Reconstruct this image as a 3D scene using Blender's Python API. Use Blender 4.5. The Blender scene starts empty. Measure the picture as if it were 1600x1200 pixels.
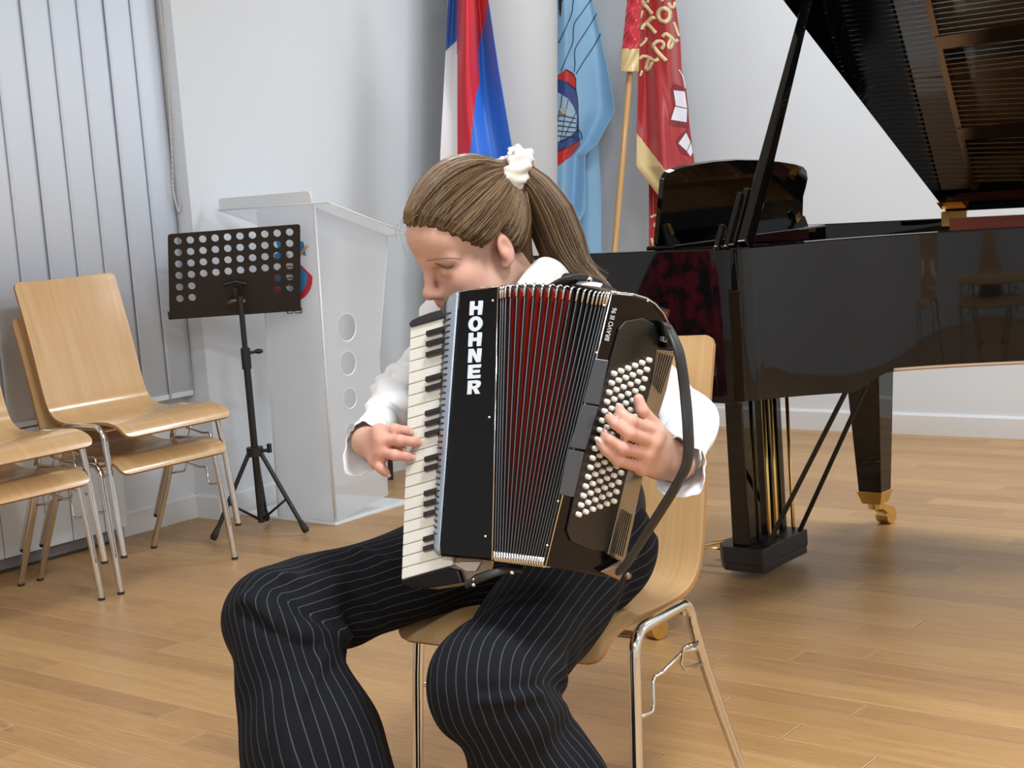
import bpy, bmesh, math, random
import numpy as np
from mathutils import Vector, Matrix
random.seed(7); rng = np.random.default_rng(7)
scene = bpy.context.scene
COL = scene.collection
V = lambda *a: np.array(a, float)
def nrm(v):
    v = np.asarray(v, float); return v / np.linalg.norm(v)

# ------------------------------------------------------------------ camera
FPX, ROLL, PITCH, YAW = 2401.67, -0.0732411, 0.1261506, -0.6769515
CAM = V(0, 0, 1.24)
def cam_axes():
    cy, sy, cp, sp = math.cos(YAW), math.sin(YAW), math.cos(PITCH), math.sin(PITCH)
    f = V(sy*cp, cy*cp, -sp); r = V(cy, -sy, 0); u = np.cross(r, f)
    c, s = math.cos(ROLL), math.sin(ROLL)
    return c*r + s*u, -s*r + c*u, f
CR, CU, CF = cam_axes()
def ray(x, y): return CF + CR*((x-800)/FPX) - CU*((y-600)/FPX)
def at(x, y, d): return CAM + ray(x, y)*d
def hit(x, y, P, N):
    d = ray(x, y); return CAM + d*(((P-CAM) @ N)/(d @ N))
def onx(x, y, X): return hit(x, y, V(X, 0, 0), V(1, 0, 0))
def ony(x, y, Y): return hit(x, y, V(0, Y, 0), V(0, 1, 0))
def onz(x, y, Z): return hit(x, y, V(0, 0, Z), V(0, 0, 1))

cd = bpy.data.cameras.new('camera'); co = bpy.data.objects.new('camera', cd); COL.objects.link(co)
cd.sensor_width = 36; cd.sensor_fit = 'HORIZONTAL'; cd.lens = FPX/1600*36; cd.clip_start = .05; cd.clip_end = 60
m = Matrix.Identity(4)
for i in range(3):
    m[i][0] = CR[i]; m[i][1] = CU[i]; m[i][2] = -CF[i]; m[i][3] = CAM[i]
co.matrix_world = m
scene.camera = co

# ------------------------------------------------------------------ materials
MATS = {}
def mat(name, color=(.8, .8, .8), rough=.5, metal=0, spec=.5, sss=0, trans=0, coat=0, sheen=0, aniso=0, ior=1.5):
    if name in MATS: return MATS[name]
    mt = bpy.data.materials.new(name); mt.use_nodes = True
    b = mt.node_tree.nodes['Principled BSDF']
    b.inputs['Base Color'].default_value = (*color, 1); b.inputs['Roughness'].default_value = rough
    b.inputs['Metallic'].default_value = metal; b.inputs['Specular IOR Level'].default_value = spec
    b.inputs['Coat Weight'].default_value = coat; b.inputs['Coat Roughness'].default_value = .05
    b.inputs['Sheen Weight'].default_value = sheen
    b.inputs['Transmission Weight'].default_value = trans; b.inputs['IOR'].default_value = ior
    if sss:
        b.inputs['Subsurface Weight'].default_value = sss; b.inputs['Subsurface Radius'].default_value = (.012, .005, .003)
        b.inputs['Subsurface Scale'].default_value = .6
    MATS[name] = mt; return mt
class NT:
    def __init__(s, mt): s.t = mt.node_tree; s.b = s.t.nodes['Principled BSDF']
    def n(s, typ, **kw):
        nd = s.t.nodes.new(typ)
        for k, v in kw.items(): setattr(nd, k, v)
        return nd
    def l(s, a, b): s.t.links.new(a, b)
    def math(s, op, a, b=None, c=None):
        nd = s.n('ShaderNodeMath', operation=op)
        for i, v in enumerate((a, b, c)):
            if v is None: continue
            if isinstance(v, (int, float)): nd.inputs[i].default_value = v
            else: s.l(v, nd.inputs[i])
        return nd.outputs[0]
    def mix(s, f, a, b, blend='MIX'):
        nd = s.n('ShaderNodeMix', data_type='RGBA', blend_type=blend)
        for i, v in ((0, f), (6, a), (7, b)):
            if isinstance(v, (int, float)): nd.inputs[i].default_value = v
            elif isinstance(v, tuple): nd.inputs[i].default_value = (*v, 1)
            else: s.l(v, nd.inputs[i])
        return nd.outputs[2]
    def ramp(s, f, stops):
        nd = s.n('ShaderNodeValToRGB'); e = nd.color_ramp.elements
        while len(e) < len(stops): e.new(.5)
        for el, (p, c) in zip(e, stops): el.position = p; el.color = (*c, 1)
        s.l(f, nd.inputs[0]); return nd.outputs[0]
    def coord(s, out='Object', scale=None, rot=None):
        tc = s.n('ShaderNodeTexCoord'); o = tc.outputs[out]
        if scale or rot:
            mp = s.n('ShaderNodeMapping')
            if scale: mp.inputs['Scale'].default_value = scale
            if rot: mp.inputs['Rotation'].default_value = rot
            s.l(o, mp.inputs[0]); o = mp.outputs[0]
        return o
    def noise(s, vec, scale=5, detail=4, rough=.5, dist=0):
        nd = s.n('ShaderNodeTexNoise'); nd.inputs['Scale'].default_value = scale; nd.inputs['Detail'].default_value = detail
        nd.inputs['Roughness'].default_value = rough; nd.inputs['Distortion'].default_value = dist
        s.l(vec, nd.inputs['Vector']); return nd.outputs['Fac']
    def bump(s, h, strength=.2, dist=.01):
        nd = s.n('ShaderNodeBump'); nd.inputs['Strength'].default_value = strength; nd.inputs['Distance'].default_value = dist
        s.l(h, nd.inputs['Height']); s.l(nd.outputs[0], s.b.inputs['Normal'])
    def base(s, c): s.l(c, s.b.inputs['Base Color'])

def floor_material():
    mt = mat('oak_floor', rough=.38, spec=.4); N = NT(mt)
    sp = N.n('ShaderNodeSeparateXYZ'); N.l(N.coord('Object'), sp.inputs[0]); X, Y = sp.outputs[0], sp.outputs[1]
    W, L = .0966, 1.05
    yy = N.math('DIVIDE', N.math('ADD', Y, .033), W); row = N.math('FLOOR', yy); fy = N.math('SUBTRACT', yy, row)
    wn = N.n('ShaderNodeTexWhiteNoise', noise_dimensions='1D'); N.l(row, wn.inputs['W'])
    xx = N.math('DIVIDE', N.math('ADD', X, N.math('MULTIPLY', wn.outputs[0], 7.3)), L)
    cx = N.math('FLOOR', xx); fx = N.math('SUBTRACT', xx, cx)
    wn2 = N.n('ShaderNodeTexWhiteNoise', noise_dimensions='2D'); cb = N.n('ShaderNodeCombineXYZ')
    N.l(row, cb.inputs[0]); N.l(cx, cb.inputs[1]); N.l(cb.outputs[0], wn2.inputs['Vector'])
    rnd = wn2.outputs[0]
    cb2 = N.n('ShaderNodeCombineXYZ'); N.l(N.math('MULTIPLY', X, 1.6), cb2.inputs[0]); N.l(N.math('MULTIPLY', Y, 26), cb2.inputs[1]); N.l(N.math('MULTIPLY', rnd, 60), cb2.inputs[2])
    g1 = N.noise(cb2.outputs[0], 1.6, 5, .6, .6)
    cb3 = N.n('ShaderNodeCombineXYZ'); N.l(N.math('MULTIPLY', X, 6), cb3.inputs[0]); N.l(N.math('MULTIPLY', Y, 120), cb3.inputs[1]); N.l(N.math('MULTIPLY', rnd, 90), cb3.inputs[2])
    g2 = N.noise(cb3.outputs[0], 1.5, 3, .6)
    c = N.ramp(rnd, [(0, (.345, .200, .098)), (.35, (.455, .272, .128)), (.7, (.50, .305, .142)), (1, (.60, .385, .190))])
    c = N.mix(.36, c, N.ramp(g1, [(.28, (.27, .145, .062)), (.5, (.46, .275, .128)), (.75, (.62, .40, .205))]))
    c = N.mix(.26, c, N.ramp(g2, [(.3, (.20, .105, .042)), (.7, (.62, .40, .215))]))
    kn = N.noise(N.coord('Object', scale=(2.2, 7, 1)), 1.4, 2, .5, .4); c = N.mix(N.math('MULTIPLY', N.math('GREATER_THAN', kn, .71), .35), c, (.20, .10, .05))
    c = N.mix(1.0, c, (1.02, .955, .80), 'MULTIPLY')
    ey = N.math('MULTIPLY', N.math('MINIMUM', fy, N.math('SUBTRACT', 1, fy)), W)
    ex = N.math('MULTIPLY', N.math('MINIMUM', fx, N.math('SUBTRACT', 1, fx)), L)
    e = N.math('MINIMUM', ey, ex)
    c = N.mix(N.math('MULTIPLY', N.math('LESS_THAN', e, .0042), .5), c, (.80, .56, .31))  # bevel highlight along the plank seams painted as a lighter line
    gap = N.math('LESS_THAN', e, .0013)
    c = N.mix(N.math('MULTIPLY', gap, .9), c, (.13, .065, .026))
    N.base(c)
    N.l(N.math('ADD', .30, N.math('MULTIPLY', g1, .16)), N.b.inputs['Roughness'])
    bev = N.math('MINIMUM', N.math('DIVIDE', e, .0045), 1)
    N.bump(N.math('ADD', bev, N.math('MULTIPLY', g2, .22)), .55, .0022)
    return mt
def beech_material():
    mt = mat('beech_ply', rough=.24, spec=.5, coat=.25); N = NT(mt)
    v = N.coord('Object', scale=(1.0, 1, 1))
    sp = N.n('ShaderNodeSeparateXYZ'); N.l(v, sp.inputs[0])
    cb = N.n('ShaderNodeCombineXYZ'); N.l(N.math('MULTIPLY', sp.outputs[1], 9), cb.inputs[1]); N.l(N.math('MULTIPLY', N.math('ADD', sp.outputs[0], sp.outputs[2]), 1.1), cb.inputs[0])
    g = N.noise(cb.outputs[0], 2.2, 4, .55, 1.2)
    cb2 = N.n('ShaderNodeCombineXYZ'); N.l(N.math('MULTIPLY', sp.outputs[1], 150), cb2.inputs[1]); N.l(N.math('MULTIPLY', N.math('ADD', sp.outputs[0], sp.outputs[2]), 5), cb2.inputs[0])
    g2 = N.noise(cb2.outputs[0], 1, 2, .5)
    c = N.ramp(g, [(.3, (.545, .325, .135)), (.5, (.60, .375, .172)), (.7, (.645, .42, .21))])
    c = N.mix(.18, c, N.ramp(g2, [(.3, (.45, .24, .09)), (.7, (.70, .46, .24))]))
    N.base(c); return mt
def wall_material():
    mt = mat('white_plaster', (.745, .785, .825), .85, spec=.2); N = NT(mt)
    N.bump(N.noise(N.coord('Object'), 160, 3), .05, .002); return mt
FLOOR = floor_material(); BEECH = beech_material(); WALL = wall_material()
PLY = mat('ply_edge', (.36, .19, .075), .5)
CHROME = mat('chrome', (.72, .71, .69), .13, 1)
RUBBER = mat('black_rubber', (.018, .018, .018), .7)
BLACKM = mat('black_powder_coat', (.012, .012, .013), .45)
PIANO = mat('black_polyester', (.002, .002, .0025), .025, spec=.45, coat=.0)
BRASS = mat('brass', (.80, .55, .19), .22, 1)
MAHOG = mat('mahogany', (.17, .035, .022), .3, coat=.4)
GOLDP = mat('gold_plate', (.62, .36, .11), .33, .75)
SNDB = mat('soundboard_spruce', (.62, .36, .13), .4, coat=.3)
STEEL = mat('steel_string', (.62, .60, .56), .25, 1)
COPPER = mat('copper_string', (.60, .33, .15), .3, 1)
FELT = mat('dark_felt', (.03, .03, .035), .9)
SKIRT = mat('white_skirting', (.78, .80, .82), .5)
GREYP = mat('grey_plinth', (.20, .20, .21), .6)
# ------------------------------------------------------------------ mesh building
class MB:
    def __init__(s): s.v = []; s.f = []; s.mi = []
    def add(s, vs, fs, mi=0):
        o = len(s.v); s.v += [tuple(map(float, p)) for p in vs]; s.f += [tuple(i+o for i in f) for f in fs]; s.mi += [mi]*len(fs)
    def box(s, c, d, ax=None, mi=0):
        c = np.asarray(c, float); A = np.eye(3) if ax is None else np.array(ax, float)
        P = [c + A[0]*d[0]*a/2 + A[1]*d[1]*b/2 + A[2]*d[2]*e/2 for a in (-1, 1) for b in (-1, 1) for e in (-1, 1)]
        s.add(P, [(0, 1, 3, 2), (4, 6, 7, 5), (0, 4, 5, 1), (2, 3, 7, 6), (0, 2, 6, 4), (1, 5, 7, 3)], mi)
    def hexa(s, P8, mi=0):   # bottom 4, top 4 (same order)
        s.add(P8, [(3, 2, 1, 0), (4, 5, 6, 7), (0, 1, 5, 4), (1, 2, 6, 5), (2, 3, 7, 6), (3, 0, 4, 7)], mi)
    def tube(s, pts, r, n=10, cap=True, mi=0, flat=None, closed=False):
        P = np.array(pts, float); m = len(P); R = np.full(m, r, float) if np.isscalar(r) else np.array(r, float)
        T = np.gradient(P, axis=0) if not closed else np.roll(P, -1, 0) - np.roll(P, 1, 0)
        T /= np.linalg.norm(T, axis=1)[:, None] + 1e-12
        a = V(0, 0, 1) if abs(T[0][2]) < .9 else V(1, 0, 0)
        if flat is not None: a = np.asarray(flat[0], float)
        N = nrm(np.cross(T[0], np.cross(a, T[0])) + 1e-9); vs = []
        for i in range(m):
            N = N - T[i]*(N @ T[i]); N = N/(np.linalg.norm(N)+1e-12); B = np.cross(T[i], N)
            for k in range(n):
                q = 2*math.pi*k/n
                sa, sb = (1, 1) if flat is None else (flat[1], flat[2])
                vs.append(P[i] + R[i]*(sa*math.cos(q)*N + sb*math.sin(q)*B))
        fs = []
        for i in range(m if closed else m-1):
            j = (i+1) % m
            for k in range(n): fs.append((i*n+k, i*n+(k+1) % n, j*n+(k+1) % n, j*n+k))
        if cap and not closed: fs += [tuple(range(n-1, -1, -1)), tuple(range((m-1)*n, m*n))]
        s.add(vs, fs, mi)
    def cyl(s, a, b, r, n=16, r2=None, mi=0):
        s.tube([a, b], [r, r if r2 is None else r2], n, mi=mi)
    def prism(s, poly, off, mi=0):
        P = [np.asarray(p, float) for p in poly]; n = len(P); off = np.asarray(off, float)
        s.add(P + [p+off for p in P], [tuple(range(n-1, -1, -1)), tuple(range(n, 2*n))] + [(i, (i+1) % n, n+(i+1) % n, n+i) for i in range(n)], mi)
    def grid(s, G, mi=0, flip=False):
        G = np.asarray(G, float); a, b = G.shape[:2]; fs = []
        for i in range(a-1):
            for j in range(b-1):
                q = (i*b+j, i*b+j+1, (i+1)*b+j+1, (i+1)*b+j); fs.append(q[::-1] if flip else q)
        s.add(G.reshape(-1, 3), fs, mi)
    def sphere(s, c, r, n=12, m=8, sc=(1, 1, 1), ax=None, mi=0):
        A = np.eye(3) if ax is None else np.array(ax); vs = []; fs = []
        for i in range(m+1):
            th = math.pi*i/m
            for k in range(n):
                ph = 2*math.pi*k/n
                q = V(math.sin(th)*math.cos(ph)*sc[0], math.sin(th)*math.sin(ph)*sc[1], math.cos(th)*sc[2])*r
                vs.append(np.asarray(c, float) + q @ A)
        for i in range(m):
            for k in range(n): fs.append((i*n+k, (i+1)*n+k, (i+1)*n+(k+1) % n, i*n+(k+1) % n))
        s.add(vs, fs, mi)
    def build(s, name, mats, parent=None, smooth=False, bevel=0, autosm=None, solid=0):
        me = bpy.data.meshes.new(name); me.from_pydata(s.v, [], s.f)
        ms = mats if isinstance(mats, (list, tuple)) else [mats]
        for mm in ms: me.materials.append(mm)
        if len(ms) > 1: me.polygons.foreach_set('material_index', s.mi)
        bm = bmesh.new(); bm.from_mesh(me); bmesh.ops.remove_doubles(bm, verts=bm.verts, dist=1e-6)
        bmesh.ops.recalc_face_normals(bm, faces=bm.faces); bm.to_mesh(me); bm.free()
        o = link(name, me, parent)
        if smooth:
            me.polygons.foreach_set('use_smooth', [True]*len(me.polygons))
            if autosm: me.set_sharp_from_angle(angle=math.radians(autosm))
        if solid:
            md = o.modifiers.new('solid', 'SOLIDIFY'); md.thickness = solid; md.offset = 0
        if bevel:
            md = o.modifiers.new('bevel', 'BEVEL'); md.width = bevel; md.segments = 3; md.limit_method = 'ANGLE'; md.angle_limit = math.radians(40)
        return o
def link(name, me, parent=None):
    o = bpy.data.objects.new(name, me); COL.objects.link(o)
    if parent is not None: adopt(o, parent)
    return o
def base_matrix(p):
    return (base_matrix(p.parent) if p.parent else Matrix.Identity(4)) @ p.matrix_parent_inverse @ Matrix.LocRotScale(p.location, p.rotation_euler, p.scale)
def adopt(o, parent):
    o.parent = parent; o.matrix_parent_inverse = base_matrix(parent).inverted()
def tag(o, label, cat, group=None, kind=None):
    o['label'] = label; o['category'] = cat
    if group: o['group'] = group
    if kind: o['kind'] = kind
    return o
def struct(o): o['kind'] = 'structure'; return o
def thing(name, label, cat, loc=(0, 0, 0), rz=0, group=None):
    o = bpy.data.objects.new(name, None); COL.objects.link(o); o.empty_display_size = .1
    o.location = [float(q) for q in loc]; o.rotation_euler = (0, 0, rz); return tag(o, label, cat, group)
def copy_tree(o, parent=None):
    c = o.copy(); COL.objects.link(c)
    if parent is not None: c.parent = parent
    for ch in list(o.children): copy_tree(ch, c)
    return c
def plate_with_holes(name, outer, holes, thick, M4, mt, parent=None):
    cu = bpy.data.curves.new(name, 'CURVE'); cu.dimensions = '2D'; cu.fill_mode = 'BOTH'; cu.extrude = thick/2
    for lp in [outer]+holes:
        sp = cu.splines.new('POLY'); sp.points.add(len(lp)-1); sp.use_cyclic_u = True
        for q, p in zip(sp.points, lp): q.co = (p[0], p[1], 0, 1)
    t = bpy.data.objects.new('tmp', cu); COL.objects.link(t)
    me = bpy.data.meshes.new_from_object(t.evaluated_get(bpy.context.evaluated_depsgraph_get()))
    bpy.data.objects.remove(t); me.name = name; me.transform(M4); me.materials.clear(); me.materials.append(mt)
    return link(name, me, parent)
def text_mesh(name, txt, M4, mt, parent=None, size=1, bold=0, depth=.0005):
    cu = bpy.data.curves.new(name, 'FONT'); cu.body = txt; cu.size = size; cu.offset = bold; cu.extrude = depth; cu.align_x = 'LEFT'
    t = bpy.data.objects.new('tmp', cu); COL.objects.link(t)
    me = bpy.data.meshes.new_from_object(t.evaluated_get(bpy.context.evaluated_depsgraph_get()))
    bpy.data.objects.remove(t); me.name = name; me.transform(M4); me.materials.clear(); me.materials.append(mt)
    return link(name, me, parent)
def frame4(o, x, y, z):
    M = Matrix.Identity(4)
    for i in range(3): M[i][0] = x[i]; M[i][1] = y[i]; M[i][2] = z[i]; M[i][3] = o[i]
    return M
def circle2(c, r, n=20, ry=None): return [(c[0]+r*math.cos(2*math.pi*k/n), c[1]+(ry or r)*math.sin(2*math.pi*k/n)) for k in range(n)]
def smooth_path(pts, n=8):
    P = np.array(pts, float); m = len(P); out = []
    for i in range(m-1):
        a, b, c, d = P[max(i-1, 0)], P[i], P[i+1], P[min(i+2, m-1)]
        for k in range(n):
            t = k/n; out.append(.5*((2*b)+(-a+c)*t+(2*a-5*b+4*c-d)*t*t+(-a+3*b-3*c+d)*t**3))
    out.append(P[-1]); return np.array(out)
# ------------------------------------------------------------------ room shell
HC = 3.1; XR, YF, YB = 3.6, -4.2, 6.515
def slab(name, c, d, mt, **k):
    b = MB(); b.box(c, d); return struct(b.build(name, mt, **k))
slab('floor', ((XR-5.2)/2, (YB+YF)/2, -.05), (XR+5.3, YB-YF+.2, .1), FLOOR)
slab('ceiling', ((XR-5.2)/2, (YB+YF)/2, HC+.05), (XR+5.3, YB-YF+.2, .1), WALL)
slab('wall_back', ((XR-5.2)/2, YB+.06, HC/2), (XR+5.3, .12, HC), WALL)
slab('wall_right', (XR+.06, (YB+YF)/2, HC/2), (.12, YB-YF, HC), WALL)
slab('wall_front', ((XR-5.2)/2, YF-.06, HC/2), (XR+5.3, .12, HC), WALL)
b = MB(); b.box((-4.78-.1, (4.01+YB)/2, HC/2), (.2, YB-4.01, HC)); struct(b.build('wall_left', WALL)); b = MB(); b.box((-4.925-.06, (4.01+YF)/2, HC/2), (.12, 4.01-YF, HC))
struct(b.build('wall_left', WALL))
def skirting(name, a, c, nrmv):
    a, c, nv = np.array(a, float), np.array(c, float), np.array(nrmv, float)
    b = MB(); pr = [(0, 0), (.013, 0), (.013, .088), (.008, .097), (0, .097)]
    b.prism([a+nv*p+V(0, 0, z) for p, z in pr], c-a); return struct(b.build(name, SKIRT))
skirting('baseboard_back', (-4.78, YB, 0), (XR, YB, 0), (0, -1, 0))
skirting('baseboard_left', (-4.78, 4.0, 0), (-4.78, YB, 0), (1, 0, 0))
skirting('baseboard_left', (-4.925, 3.62, 0), (-4.925, 4.01, 0), (1, 0, 0))
skirting('baseboard_left', (-4.925, 4.01, 0), (-4.768, 4.01, 0), (0, -1, 0))
# round plastered column in the corner behind the flags
b = MB(); t0, t1 = at(785, 0, 7.0), at(785, 520, 7.0); ax = (t1-t0)/(t1[2]-t0[2])
b.tube([t0+ax*(-.001-t0[2]), t0+ax*(HC-t0[2])], .251, 64)
struct(b.build('column', mat('column_plaster', (.50, .505, .51), .8, spec=.2), smooth=True, autosm=50))
# ceiling light panels (the room's lamps)
LAMPS = [(x, y) for x in (-3.1, -.5, 2.1) for y in (-1.7, 1.7)] + [(-3.1, 5.2), (-.5, 5.4), (2.1, 5.4)]
PANEL = mat('lamp_diffuser', (.9, .9, .9), .4)
for k, (x, y) in enumerate(LAMPS):
    t = thing('ceiling_light', 'square white ceiling light panel above the room', 'light', (x, y, HC), group='ceiling light panels')
    b = MB()
    for s in (-1, 1):
        b.box((x+s*.31, y, HC-.012), (.02, .64, .024)); b.box((x, y+s*.31, HC-.012), (.6, .02, .024))
    b.build('frame', mat('white_metal', (.8, .8, .8), .4), t)
    b = MB(); b.box((x, y, HC-.006), (.6, .6, .006)); b.build('diffuser', PANEL, t)

# ------------------------------------------------------------------ vertical blinds and the panels under them
SLAT = mat('blind_fabric', (.755, .83, .94), .8, spec=.2); CORD = mat('bead_cord', (.75, .74, .72), .4)
bl = thing('vertical_blind', 'pale grey-blue vertical slat blinds hanging to the sill in the window niche', 'blinds', (-4.86, 3.2, .51))
for k in range(12):
    y1 = 3.998 - .1225*k; y0 = y1-.127
    b = MB(); n = 7
    G = [[(-4.860+.006*(j/(n-1))-.003*math.sin(math.pi*j/(n-1))+.001*math.sin(k*2.1), y1+(y0-y1)*j/(n-1), z) for j in range(n)] for z in (.515, 2.98)]
    b.grid(G); o = b.build('slat', SLAT, bl, smooth=True, solid=.0012)
    b = MB(); b.box((-4.857, (y0+y1)/2, .521), (.004, .115, .02)); b.build('slat_weight', mat('weight_plastic', (.72, .76, .80), .4), o)
b = MB(); b.box((-4.87, 3.2, 3.0), (.045, 1.7, .04)); b.build('head_rail', mat('white_metal'), bl)
b = MB()
for s, px in ((0, ((249, 0), (257, 70), (262, 110), (266, 190), (271, 300))), (1, ((249, 0), (259, 70), (266, 150), (277, 250), (283, 300), (279, 330), (271, 300)))):
    P = smooth_path([onx(x, y, -4.835) for x, y in px], 14); P = [P[i] for i in range(0, len(P))]
    b.tube(P, .0018, 6)
    for i in range(0, len(P), 1): b.sphere(P[i], .0042, 6, 4)
b.build('bead_chain', CORD, bl, smooth=True)
rc = thing('radiator_cover', 'low white panelled boxing under the window blinds behind the stacked chairs', 'radiator cover', (-4.88, 2.9, 0))
WPAN = mat('white_laminate', (.74, .79, .84), .45)
ys = [3.605, 3.50, 3.355, 3.245, 3.06, 2.9, 2.75, 2.6, 2.45]
for k in range(len(ys)-1):
    b = MB(); b.box((-4.878, (ys[k]+ys[k+1])/2, .28), (.02, ys[k]-ys[k+1]-.004, .45)); b.build('panel', WPAN, rc, bevel=.001)
b = MB(); b.box((-4.906, 3.6, .28), (.038, .012, .45)); b.build('end_panel', GREYP, rc)
b = MB(); b.box((-4.90, 3.03, .498), (.05, 1.19, .012)); b.build('top_board', WPAN, rc)
b = MB(); b.box((-4.905, 3.02, .03), (.03, 1.16, .06)); b.build('plinth', GREYP, rc)
b = MB(); b.box((-4.895, 2.98, .006), (.012, 1.1, .012)); b.build('floor_strip', mat('dark_strip', (.05, .035, .025), .6), rc)

rc.location.x += .018
# ------------------------------------------------------------------ stacking chairs
PROF = [(.0, .400), (-.012, .415), (-.032, .431), (-.065, .443), (-.11, .448), (-.17, .444), (-.26, .435), (-.335, .433), (-.388, .441), (-.422, .462), (-.444, .498), (-.462, .56), (-.49, .68), (-.522, .80), (-.552, .90), (-.558, .918)]
def make_chair():
    r = thing('stacking_chair', 'chair', 'chair', group='beech stacking chairs')
    P = smooth_path([(x, 0, z) for x, z in PROF], 4); m = len(P); n = 15; s = np.r_[0, np.cumsum(np.linalg.norm(np.diff(P, axis=0), axis=1))]; L = s[-1]
    T = np.gradient(P, axis=0); T /= np.linalg.norm(T, axis=1)[:, None]; N = np.cross(T, V(0, 1, 0)); N *= np.sign(N[m//3][2])
    def half(i):
        t = s[i]/L; w = .228 if t < .14 else .228-.016*min(1, (t-.14)/.2)
        for e, rr in ((s[i], .03), (L-s[i], .022)):
            if e < rr: w -= rr - math.sqrt(max(0, rr*rr-(rr-e)**2))
        return w
    top, bot = [], []
    for i in range(m):
        w = half(i); cur = .011*min(1, max(0, (s[i]-.5)/.2))
        rt = [P[i] + V(0, w*(2*j/(n-1)-1), 0) - N[i]*cur*(1-(2*j/(n-1)-1)**2) for j in range(n)]
        top.append(rt); bot.append([q - N[i]*.0105 for q in rt])
    b = MB(); b.grid(top, 0); b.grid(bot, 0, True); top, bot = np.array(top), np.array(bot)
    ring = lambda A: list(A[0]) + list(A[1:, -1]) + list(A[-1][::-1][1:]) + list(A[1:-1, 0][::-1])
    a, c = ring(top), ring(bot); k = len(a)
    b.add(a+c, [(i, (i+1) % k, k+(i+1) % k, k+i) for i in range(k)], 1)
    b.build('seat_shell', [BEECH, PLY], r, smooth=True, autosm=40)
    for sd in (-1, 1):
        b = MB(); Y = sd*.243; yb = sd*.25
        pts = [V(-.05, yb, .007), V(-.085, sd*.246, .30)]
        for q in range(7):
            a = math.pi*.5*q/6; pts.append(V(-.097-.042*(1-math.cos(a)), Y, .385+.046*math.sin(a)))
        for q in range(7):
            a = math.pi*.5*q/6; pts.append(V(-.285-.042*math.sin(a), Y, .431-.042*(1-math.cos(a))))
        pts += [V(-.37, sd*.246, .28), V(-.505, yb, .007)]
        b.tube(pts, .0112, 14); fr = b.build('side_frame', CHROME, r, smooth=True, autosm=50)
        for x in (-.05, -.505):
            b = MB(); dx = 0 if x > -.1 else .005
            b.cyl((x, yb, 0), (x+dx, yb, .009), .0117, 14); b.build('foot_cap', RUBBER, fr, smooth=True, autosm=50)
        b = MB(); z = .275; xf, xr = -.087, -.372
        e = sd*.02
        b.tube([(xf, sd*.246, z), (xf-.055, sd*.247, z-.006), (xf-.062, sd*.247, z+.008), (xf-.064, sd*.247, z+.048), (xf-.072, sd*.247, z+.056), (xf-.10, sd*.247, z+.054), (xf-.19, sd*.247, z+.07), (xf-.205, sd*.247+e, z+.072), (xf-.212, sd*.247+e, z+.084), (xf-.175, sd*.247+e*.5, z+.082), (xf-.178, sd*.247, z+.05), (xf-.19, sd*.247, z+.035), (xr, sd*.246, z+.018)], .0039, 8)
        b.build('link_hook', CHROME, r, smooth=True)
    for x, z in ((-.125, .418), (-.30, .415)):
        b = MB(); b.cyl((x, -.243, z), (x, .243, z), .008, 12); b.build('crossbar', CHROME, r, smooth=True, autosm=50)
    return r
chair = make_chair()
chair.location = (-4.130, 3.30, 0); chair['label'] = 'beech plywood chair at the bottom of the stack nearer the music stand'
for (x, y, z, rz, lab) in ((-4.100, 3.305, .125, 0, 'beech plywood chair on top of the stack nearer the music stand, tall back facing us'),
                           (-4.130, 2.722, 0, 0, 'beech plywood chair at the bottom of the stack cut by the left frame edge'),
                           (-4.100, 2.727, .125, 0, 'beech plywood chair on top of the stack cut by the left frame edge')):
    c = copy_tree(chair); c.location = (x, y, z); c.rotation_euler = (0, 0, rz); c['label'] = lab
GC = copy_tree(chair); GC.location = (-1.775, 2.095, 0); GC.rotation_euler = (0, 0, math.radians(-85)); GC['label'] = 'beech plywood chair with chrome legs that the accordion player sits on'

# a third pile and an added chair with a red coat form stand beside the camera: the piano's gloss mirrors them
for (x, y, z, rz, lab) in ((1.55, -.10, 0, 100, 'lower chair of the pair stacked right of the viewpoint, mirrored in the piano'), (1.56, -.12, .125, 100, 'upper chair of the pair stacked right of the viewpoint, mirrored in the piano'),
                           (2.15, .25, 0, 115, 'single beech chair right of the viewpoint, mirrored in the curved side of the piano'), (-3.25, .85, 0, 70, 'beech chair added under the red coat form, left of the viewpoint')):
    c = copy_tree(chair); c.location = (x, y, z); c.rotation_euler = (0, 0, math.radians(rz)); c['label'] = lab
VELV = mat('red_velvet', (.16, .008, .018), .7, sheen=.6); NV = NT(VELV); NV.base(NV.ramp(NV.noise(NV.coord('Object'), 14, 3, .6), [(.42, (.012, .004, .006)), (.58, (.75, .02, .07))]))
G = []; cx_, cy_ = -3.25-.52*math.cos(math.radians(70)), .85-.52*math.sin(math.radians(70))
for i in range(41):
    t = i/40; zz = 1.0-.75*t; row = []; hw, hd_ = .13+.24*min(1, t*3)**.6+.05*t, .05+.05*min(1, t*3)
    for j in range(61):
        a = 2*math.pi*j/60; rr_ = 1+.10*math.sin(9*a+2*t)*t+.06*math.sin(17*a+5*t)*t; lx, lyy = hd_*math.cos(a)*rr_, hw*math.sin(a)*rr_
        c7, s7 = math.cos(math.radians(70)), math.sin(math.radians(70)); row.append((cx_+lx*c7-lyy*s7, cy_+lx*s7+lyy*c7, zz+.02*math.cos(2*a)*(1-t)))
    G.append(row)
b = MB(); b.grid(G); tag(b.build('coat', VELV, smooth=True, solid=.006), 'dark red coat form added out of view for a red reflection in the piano', 'coat')  # coat shape added out of view to give the piano its red reflection

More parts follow.
